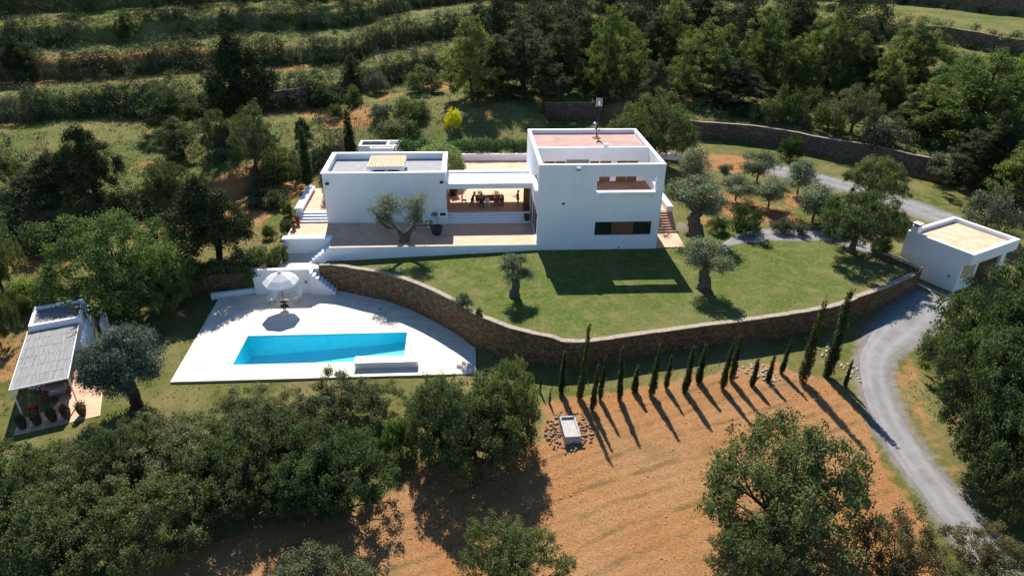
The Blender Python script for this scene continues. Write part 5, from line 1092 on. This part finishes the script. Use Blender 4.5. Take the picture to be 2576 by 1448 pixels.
# bushes
Bz = [('round_bush', 1108, 430, 356, 125, 'large clipped round bush behind the porch roof', 'round_bush'), ('yellow_bush', 1143, 322, 266, 56, 'bright yellow flowering bush behind the hedge', 'flowering_bush'),
      ('dark_bush', 890, 264, 205, 52, 'round bush with light green top on the terrace right of the short wall', 'bush'), ('grey_bush', 946, 232, 172, 72, 'silvery grey bush right of the little umbrella pine', 'bush'),
      ('dark_bush', 815, 262, 205, 100, 'wide dark bush on the terrace edge left of the round light-topped bush', 'bush'), ('dark_bush', 1065, 225, 165, 110, 'dark bush cluster under the lit terrace left of the yellow-green pine', 'bush'),
      ('bush', 1040, 300, 245, 90, 'green bush cluster left of the yellow bush', 'bush'), ('grey_bush', 955, 300, 262, 62, 'low grey bush below the silvery one', 'bush'), ('dark_bush', 845, 300, 262, 50, 'dark bush left of the reddish bare patch', 'bush'),
      ('bush', 1000, 345, 300, 110, 'green bush behind the left end of the hedge', 'bush'), ('bush', 1865, 582, 515, 100, 'vivid green bush in the right garden below the olives', 'bush'), ('dark_bush', 1800, 580, 540, 55, 'dark low bush left of the vivid green bush', 'bush'),
      ('grey_bush', 1965, 585, 550, 60, 'grey lavender-like bush right of the vivid green bush', 'bush'), ('grey_bush', 2010, 590, 560, 45, 'small grey bush by the drive edge under the lawn-end tree', 'bush'), ('bush', 2185, 590, 540, 60, 'small green bush right of the lawn-end tree', 'bush'),
      ('bush', 2210, 640, 590, 55, 'bush left of the garage chimney', 'bush'), ('bush', 2250, 590, 545, 60, 'bright green bush behind the garage chimney', 'bush'), ('grey_bush', 2480, 575, 450, 130, 'brownish bush at the bend of the rear drive', 'bush'), ('grey_bush', 2370, 440, 385, 100, 'grey-green bush on the bank above the rear drive', 'bush'),
      ('dark_bush', 2043, 275, 210, 56, 'round dark shrub on the bright clearing', 'bush'), ('bush', 1985, 305, 205, 84, 'leafy shrub left of the round dark shrub', 'bush'), ('grey_bush', 2020, 315, 280, 50, 'pale shrub on top of the grey terrace wall', 'bush'), ('bush', 1930, 310, 250, 80, 'light green shrub at the left of the clearing', 'bush'),
      ('bush', 2080, 330, 240, 90, 'pale leafy shrub between clearing and yellowish tree', 'bush'), ('grey_bush', 2210, 375, 300, 110, 'grey-green shrub hanging over the terrace wall', 'bush'), ('bush', 1985, 400, 330, 60, 'dark green shrub in front of the terrace wall', 'bush'),
      ('bush', 690, 520, 470, 40, 'small green and red bush on the slope left of the walkway', 'bush'), ('bush', 680, 600, 560, 40, 'small bush on the slope by the terrace corner', 'bush'), ('dark_bush', 640, 680, 622, 120, 'shrub mass along the slope above the pool wall', 'bush'), ('dark_bush', 555, 690, 650, 90, 'dark shrub above the brown stone wall', 'bush'), ('bush', 700, 660, 620, 60, 'shrub beside the left end of the landing', 'bush'),
      ('bush', 725, 590, 545, 40, 'shrub at the foot of the left terrace steps', 'bush'), ('bush', 728, 545, 500, 36, 'shrub beside the parapet wall of the walkway', 'bush'), ('dark_bush', 490, 720, 640, 90, 'dark bush left of the brown stone wall', 'bush'),
      ('grey_bush', 1165, 775, 728, 55, 'dry twiggy shrub at the lawn edge above the curved wall', 'bush'), ('dark_bush', 1205, 795, 770, 24, 'little dark plant on the lawn edge above the curved wall', 'bush'), ('bright_bush', 1005, 1140, 1040, 90, 'bright green weeds between the thicket and the big round carob', 'bush'),
      ('dark_bush', 100, 640, 560, 150, 'dark shrubs in the shade left of the big carob', 'bush'), ('bright_bush', 95, 740, 700, 130, 'bright green ground shrubs behind the hut', 'bush'), ('bush', 60, 790, 740, 70, 'reddish green bush left of the hut roof', 'bush'), ('bush', 150, 1190, 1130, 130, 'light green shrubs below the clay pots', 'bush'),
      ('bright_bush', 2530, 1215, 1110, 130, 'vivid green weeds in the shade below the right carobs', 'bush'), ('bush', 2110, 705, 660, 1, '', '')]
for k, bx, by, top, w, lab, nm in Bz:
    if not lab: continue
    off = 1.2 if nm == 'round_bush' else (0 if 1100 < bx < 1210 and 720 < by < 800 else None)
    if nm == 'round_bush':
        plant(k, (-9.2, 15.6, 1.2), 5.6, 4.0, lab, 'bush', nm, None, None, 'leaves', 'stems'); continue
    if nm == 'flowering_bush':
        P = GP(bx, by); o = plant(k, P, 2.7, 2.5, lab, 'bush', nm, None, None, 'leaves', 'stems'); continue
    tree(k, bx, by, top, w, lab, nm, 'bush', None, None, 'leaves', 'stems', off=off)
# hedge
rg = G(500); lb = []
for i in range(60): lb.append((-14+15.3*i/59, 24.5+rg.uniform(-.2, .2), 2.1+rg.uniform(-.3, .3), .5, .8, .75+rg.uniform(0, .3)))
hd = thing('hedge', 'long leafy hedge behind the low white rear patio wall', 'hedge'); me = crownmesh('leaves', rg, lb, 1500, 13, .18, .22, .55, inner=.6); obj('leaves', me, M['hedge'], hd)
mb = MB()
for i in range(26): x = -13.8+i*.59; mb.tube([(x, 24.5, .6), (x+.05, 24.5, 2.0)], [.04, .03], 5)
mb.build('stems', M['darkbark'], hd)
# purple climber at the tower's rear right corner and behind the left wing
for (x, y, z, n_, lab) in ((11.9, 9.8, 5.5, 1, 'purple-dark climbing bougainvillea on the right rear wall of the tower'), (-20.3, 11.3, 3.6, 1, 'dark purple climber at the left rear corner of the left wing')):
    rg = G(int(520+x)); lb = [(x+rg.uniform(-.3, .3), y+rg.uniform(-1.6, 1.6), rg.uniform(1.3, z), .35, .7, .6) for _ in range(14)]
    o = thing('climber', lab, 'climbing plant'); obj('leaves', crownmesh('leaves', rg, lb, 240, 12, .16, .18, .55), M['purple'], o); obj('stem', MB().tube([(x, y, .2), (x, y+.2, 2), (x, y, z)], [.07, .05, .02], 6).mesh('stem'), M['darkbark'], o)
# pots by the hut, plants in pots
for i, (x, y) in enumerate([(-35.05, -18.93), (-34.31, -18.61), (-33.52, -18.28), (-32.77, -18.02), (-31.91, -17.76)]):
    p = pot((x, y, -3.09), .3, .62, ['leftmost of the five dark clay pots in front of the shade roof', 'second from the left of the five dark clay pots', 'middle one of the five dark clay pots', 'fourth from the left of the five dark clay pots', 'rightmost of the five dark clay pots, in the sun'][i], M['claypot'], 'clay pots in a row before the shade roof')
    rg = G(600+i); obj('plant', crownmesh('plant', rg, [(0, 0, .78, .26, .26, .2)], 40, 8, .07, .13, .4), M['bush'], p)
for i, (x, y) in enumerate([(-22.3, 5.3), (-22.45, 4.2)]):
    p = pot((x, y, .58), .22, .4, ['terracotta pot with red plant beside the left terrace steps', 'terracotta pot at the left terrace edge, nearer the bench wall'][i], M['terracotta']); rg = G(610+i); obj('plant', crownmesh('plant', rg, [(0, 0, .6, .25, .25, .25)], 50, 8, .06, .12, .5), M['bush'] if i else M['red'], p)
p = pot((-7.6, 11.2, 1.2), .4, .6, 'dark planter with a bushy plant at the far left of the porch', M['claypot'], nm='planter'); rg = G(620); obj('plant', crownmesh('plant', rg, [(0, 0, .95, .5, .5, .4)], 80, 10, .1, .16, .45), M['carob'], p)
rg = G(630); obj('plants', crownmesh('plants', rg, [(-18.6+i*.35, 26.5, 2.1, .25, .4, .15) for i in range(8)], 90, 8, .1, .13, .4), M['greybush'], rp)

# ------------------------------------------------------------------ uncounted growth
def field_stuff(name, label, P, per, cr, size, asp, mat, seed, up=.5, zs=1.0, hz=0.0):
    rg = G(seed); n = len(P); Q = np.repeat(P, per, 0)+rg.normal(size=(n*per, 3))*np.array([cr, cr, cr*zs]); Q[:, 2] += hz
    D = nrm(Q-np.repeat(P, per, 0)+1e-6); V, F = leafquads(Q, D, size, asp, rg, up)
    t = np.clip(np.repeat(rg.uniform(0, 1, n), per)*.6+rg.uniform(0, 1, n*per)*.4, 0, 1)
    return tag(obj(name, npmesh(name, V, F, t), M[mat]), label, None, None, 'stuff')
rg = G(700); pts = []
for F_, dens in ((F0, 3.0), (F1, 4.2), (F2, 4.6), (F3, 3.6), (F4, 2.2)):
    x = rg.uniform(-95, 12, int(107*dens)); x = x[(F_ is not F0) | (x < -20)]
    for s_ in range(2): y = fy(F_, x)+CW*wob(x, fy(F_, x), 9, 5)+rg.normal(size=len(x))*1.1-.9+s_*.9; pts.append(np.stack([x, y, rg.uniform(.8, 2.1, len(x))], 1)[(rg.uniform(size=len(x)) < .8) & (wob(x, y, 5, 3) > -.45)])
    xr = rg.uniform(10, 130, int(70*dens)); xr = xr[(F_ is not F0) | (xr > 1e9)]; pts.append(np.stack([xr, fy(F_, xr)+rg.normal(size=len(xr))*1.5, rg.uniform(.5, 1.2, len(xr))], 1))
x = rg.uniform(-90, 20, 900); y = fy(F0, x)+rg.uniform(3, 110, 900); k = wob(x, y, 5, 4) > .1; pts.append(np.stack([x, y, rg.uniform(.3, 1.1, 900)], 1)[k])
x = rg.uniform(12, 75, 1400); y = fy(F0, x)+rg.uniform(2, 60, 1400); k = wob(x, y, 6, 2) > -.25; pts.append(np.stack([x, y, rg.uniform(.4, 1.3, 1400)], 1)[k])
x = rg.uniform(-30, -21, 260); y = rg.uniform(14, 26, 260); pts.append(np.stack([x, y, rg.uniform(.4, 1.1, 260)], 1)[wob(x, y, 4, 2) > 0])
P = np.concatenate(pts); big = P[:, 2]; n = len(P)
K = 11; d = nrm(rg.normal(size=(n, K, 3))); d[..., 2] = np.abs(d[..., 2]); zc = terrain(P[:, 0], P[:, 1])+big*.2
P2 = np.stack([P[:, 0], P[:, 1], zc], 1)[:, None]+d*big[:, None, None]*np.array([.95, .95, 1.25])*rg.uniform(.6, 1, (n, K, 1)); P2 = P2.reshape(-1, 3)
per = 15; Q = np.repeat(P2, per, 0)+rg.normal(size=(len(P2)*per, 3))*.2; D = np.repeat(d.reshape(-1, 3), per, 0); V, F = leafquads(Q, D, .23, .5, rg, .5)
bt = np.clip(rg.beta(1.3, 1.9, n), 0, 1); t = np.clip(np.repeat(bt, K*per)*.62+np.repeat(rg.uniform(0, .18, n*K), per)+rg.uniform(0, .25, len(Q)), 0, 1)
tag(obj('scrub', npmesh('scrub', V, F, t), M['scrub']), 'tangled scrub along the hillside terraces', None, None, 'stuff')
x = rg.uniform(-95, 80, 42000); y = fy(F0, x)+rg.uniform(-2, 90, 42000); k = (wob(x, y, 5, 1)+.5*wob(x, y, 1.5, 7) > -.2) & ((x < -22) | (y > 27)); x, y = x[k], y[k]
field_stuff('hillside_grass', 'tufted wild grass and herbs on the hillside terraces', np.stack([x, y, terrain(x, y)+.08], 1), 4, .2, .32, .4, 'wild_herb', 707, .35, .6)
x = rg.uniform(-60, 60, 60000); y = rg.uniform(-42, 75, 60000); b = np.interp(x, BX, BY)
keep = (sd_poly(x, y, LAWN) < -.3) & (sd_poly(x, y, DECK) < -.25) & (sd_poly(x, y, HOUSE) < 0) & (sd_poly(x, y, FIELD) < -.3) & (np.abs(x+35) < 200) & (wob(x, y, 4, 6) > -.35) & ~((x > -37) & (x < -30) & (y > -21) & (y < -8)) & ~((x > 14) & (x < 50) & (y > -46) & (y < 32) & (wob(x, y, 3, 1) < .2))
P = np.stack([x[keep], y[keep], terrain(x[keep], y[keep])+.06], 1)
dr_ = [np.array([v.co[:2] for v in o.data.vertices]) for o in COL.objects if o.name.startswith('driveway')]
near = np.zeros(len(P), bool)
for D in dr_:
    for k in range(0, len(D), 7): near |= (np.abs(P[:, 0]-D[k, 0]) < .55) & (np.abs(P[:, 1]-D[k, 1]) < .55)
P = P[~near]; far = P[:, 1] > 8
field_stuff('grass', 'rough meadow grass and weeds around the garden', P[:15000], 3, .13, .2, .3, 'lawn_blades', 702, .2, .5)
field_stuff('dry_grass', 'dry pale grass tufts on the slopes', P[15000:21000], 3, .13, .2, .25, 'dry_blades', 703, .2, .5)
# clods and small stones
def stones(name, label, P, s, mat, seed):
    rg = G(seed); n = len(P); base = np.array([(1, 0, 0), (-1, 0, 0), (0, 1, 0), (0, -1, 0), (0, 0, 1), (0, 0, -1)], float); f = np.array([(0, 2, 4), (2, 1, 4), (1, 3, 4), (3, 0, 4), (2, 0, 5), (1, 2, 5), (3, 1, 5), (0, 3, 5)])
    V = base[None]*(1+rg.uniform(-.35, .35, (n, 6, 1)))*s[:, None, None]*np.array([1, 1, .65]); a = rg.uniform(0, 6.28, n); c, q = np.cos(a), np.sin(a)
    V = np.stack([V[..., 0]*c[:, None]-V[..., 1]*q[:, None], V[..., 0]*q[:, None]+V[..., 1]*c[:, None], V[..., 2]], -1)+P[:, None]
    return tag(obj(name, npmesh(name, V.reshape(-1, 3), (f[None]+6*np.arange(n)[:, None, None]).reshape(-1, 3)), mat), label, None, None, 'stuff')
x = rg.uniform(-14, 26, 26000); y = rg.uniform(-44, -14, 26000); keep = sd_poly(x, y, FIELD) > .1; x, y = x[keep], y[keep]
stones('soil_clods', 'small clods and stones on the tilled red soil', np.stack([x, y, terrain(x, y)], 1), rg.uniform(.018, .058, len(x))*(1+(rg.uniform(size=len(x)) > .985)*1.2), m_noise('soil_clod', (.33, .16, .065), (.52, .30, .15), .8, .95), 704)
a = rg.uniform(0, 6.28, 220); d = rg.uniform(.5, 1.6, 220); x = -.05+np.cos(a)*d*.95; y = -22.2+np.sin(a)*d*1.25; k = (np.abs(x+.05) > .55) | (np.abs(y+22.35) > 1.05)
stones('loose_rocks', 'heap of loose brown rocks around the trough', np.stack([x[k], y[k], terrain(x[k], y[k])+.05], 1), rg.uniform(.06, .17, k.sum()), m_noise('brown_rock', (.2, .11, .07), (.4, .27, .19), 1.5, .95), 705)
x = rg.uniform(12, 30, 900); y = np.interp(x, [12, 20, 26, 30], [-18.2, -16, -14, -13])+rg.normal(size=900)*1.2; k = (wob(x, y, 1.5, 2) > .3) & (x < 22.8)
stones('pale_stones', 'pale loose stones at the feet of the cypresses', np.stack([x[k], y[k], terrain(x[k], y[k])+.03], 1), rg.uniform(.05, .16, k.sum()), m_noise('pale_rock', (.42, .33, .22), (.62, .52, .4), 1.5, .95), 706)
# far woodland read as one mass
rg = G(800); Vs, Fs, Ts = [], [], []; o_ = 0
spots = []
for _ in range(1500):
    x = rg.uniform(-120, 170); y = rg.uniform(60, 260); c = fy(F4, x)
    wood = (y > c+2) or (x < -28 and y > fy(F3, x)+.5) or (x > 10 and y > fy(F1, x)+4 and not (x > 70 and fy(F2, x)-6 < y < fy(F3, x)+14)) or (-18 < x < 12 and fy(F0, x)+8 < y and x > -4)
    if wood and all((x-a)**2+(y-b)**2 > 22 for a, b in spots): spots.append((x, y))
for x, y in spots:
    H = rg.uniform(8.5, 12) if x < -28 else rg.uniform(6.5, 11) if y < 130 else rg.uniform(8, 12); R = H*rg.uniform(.28, .4); z = float(terrain(x, y)); lb = []
    for i in range(9): q = (i+.5)/9; pr_ = R*(1-(.85*q)**1.4); a = i*2.4; lb.append((x+pr_*.55*math.cos(a), y+pr_*.55*math.sin(a), z+H*(.15+.8*q), pr_*.5+.2, pr_*.5+.2, H*.1))
    V, F, t_ = crownarr(rg, lb, 260 if y < 125 else 90, 9, .3, .42 if y < 125 else .65, .35, low=-.5, up=.5); Vs.append(V); Fs.append(F+o_); Ts.append(t_*rg.uniform(.5, 1)); o_ += len(V)
tag(obj('woodland', npmesh('woodland', np.concatenate(Vs), np.concatenate(Fs), np.concatenate(Ts)), M['wood_mass']), 'dense pine woodland covering the upper hillside', None, None, 'stuff')
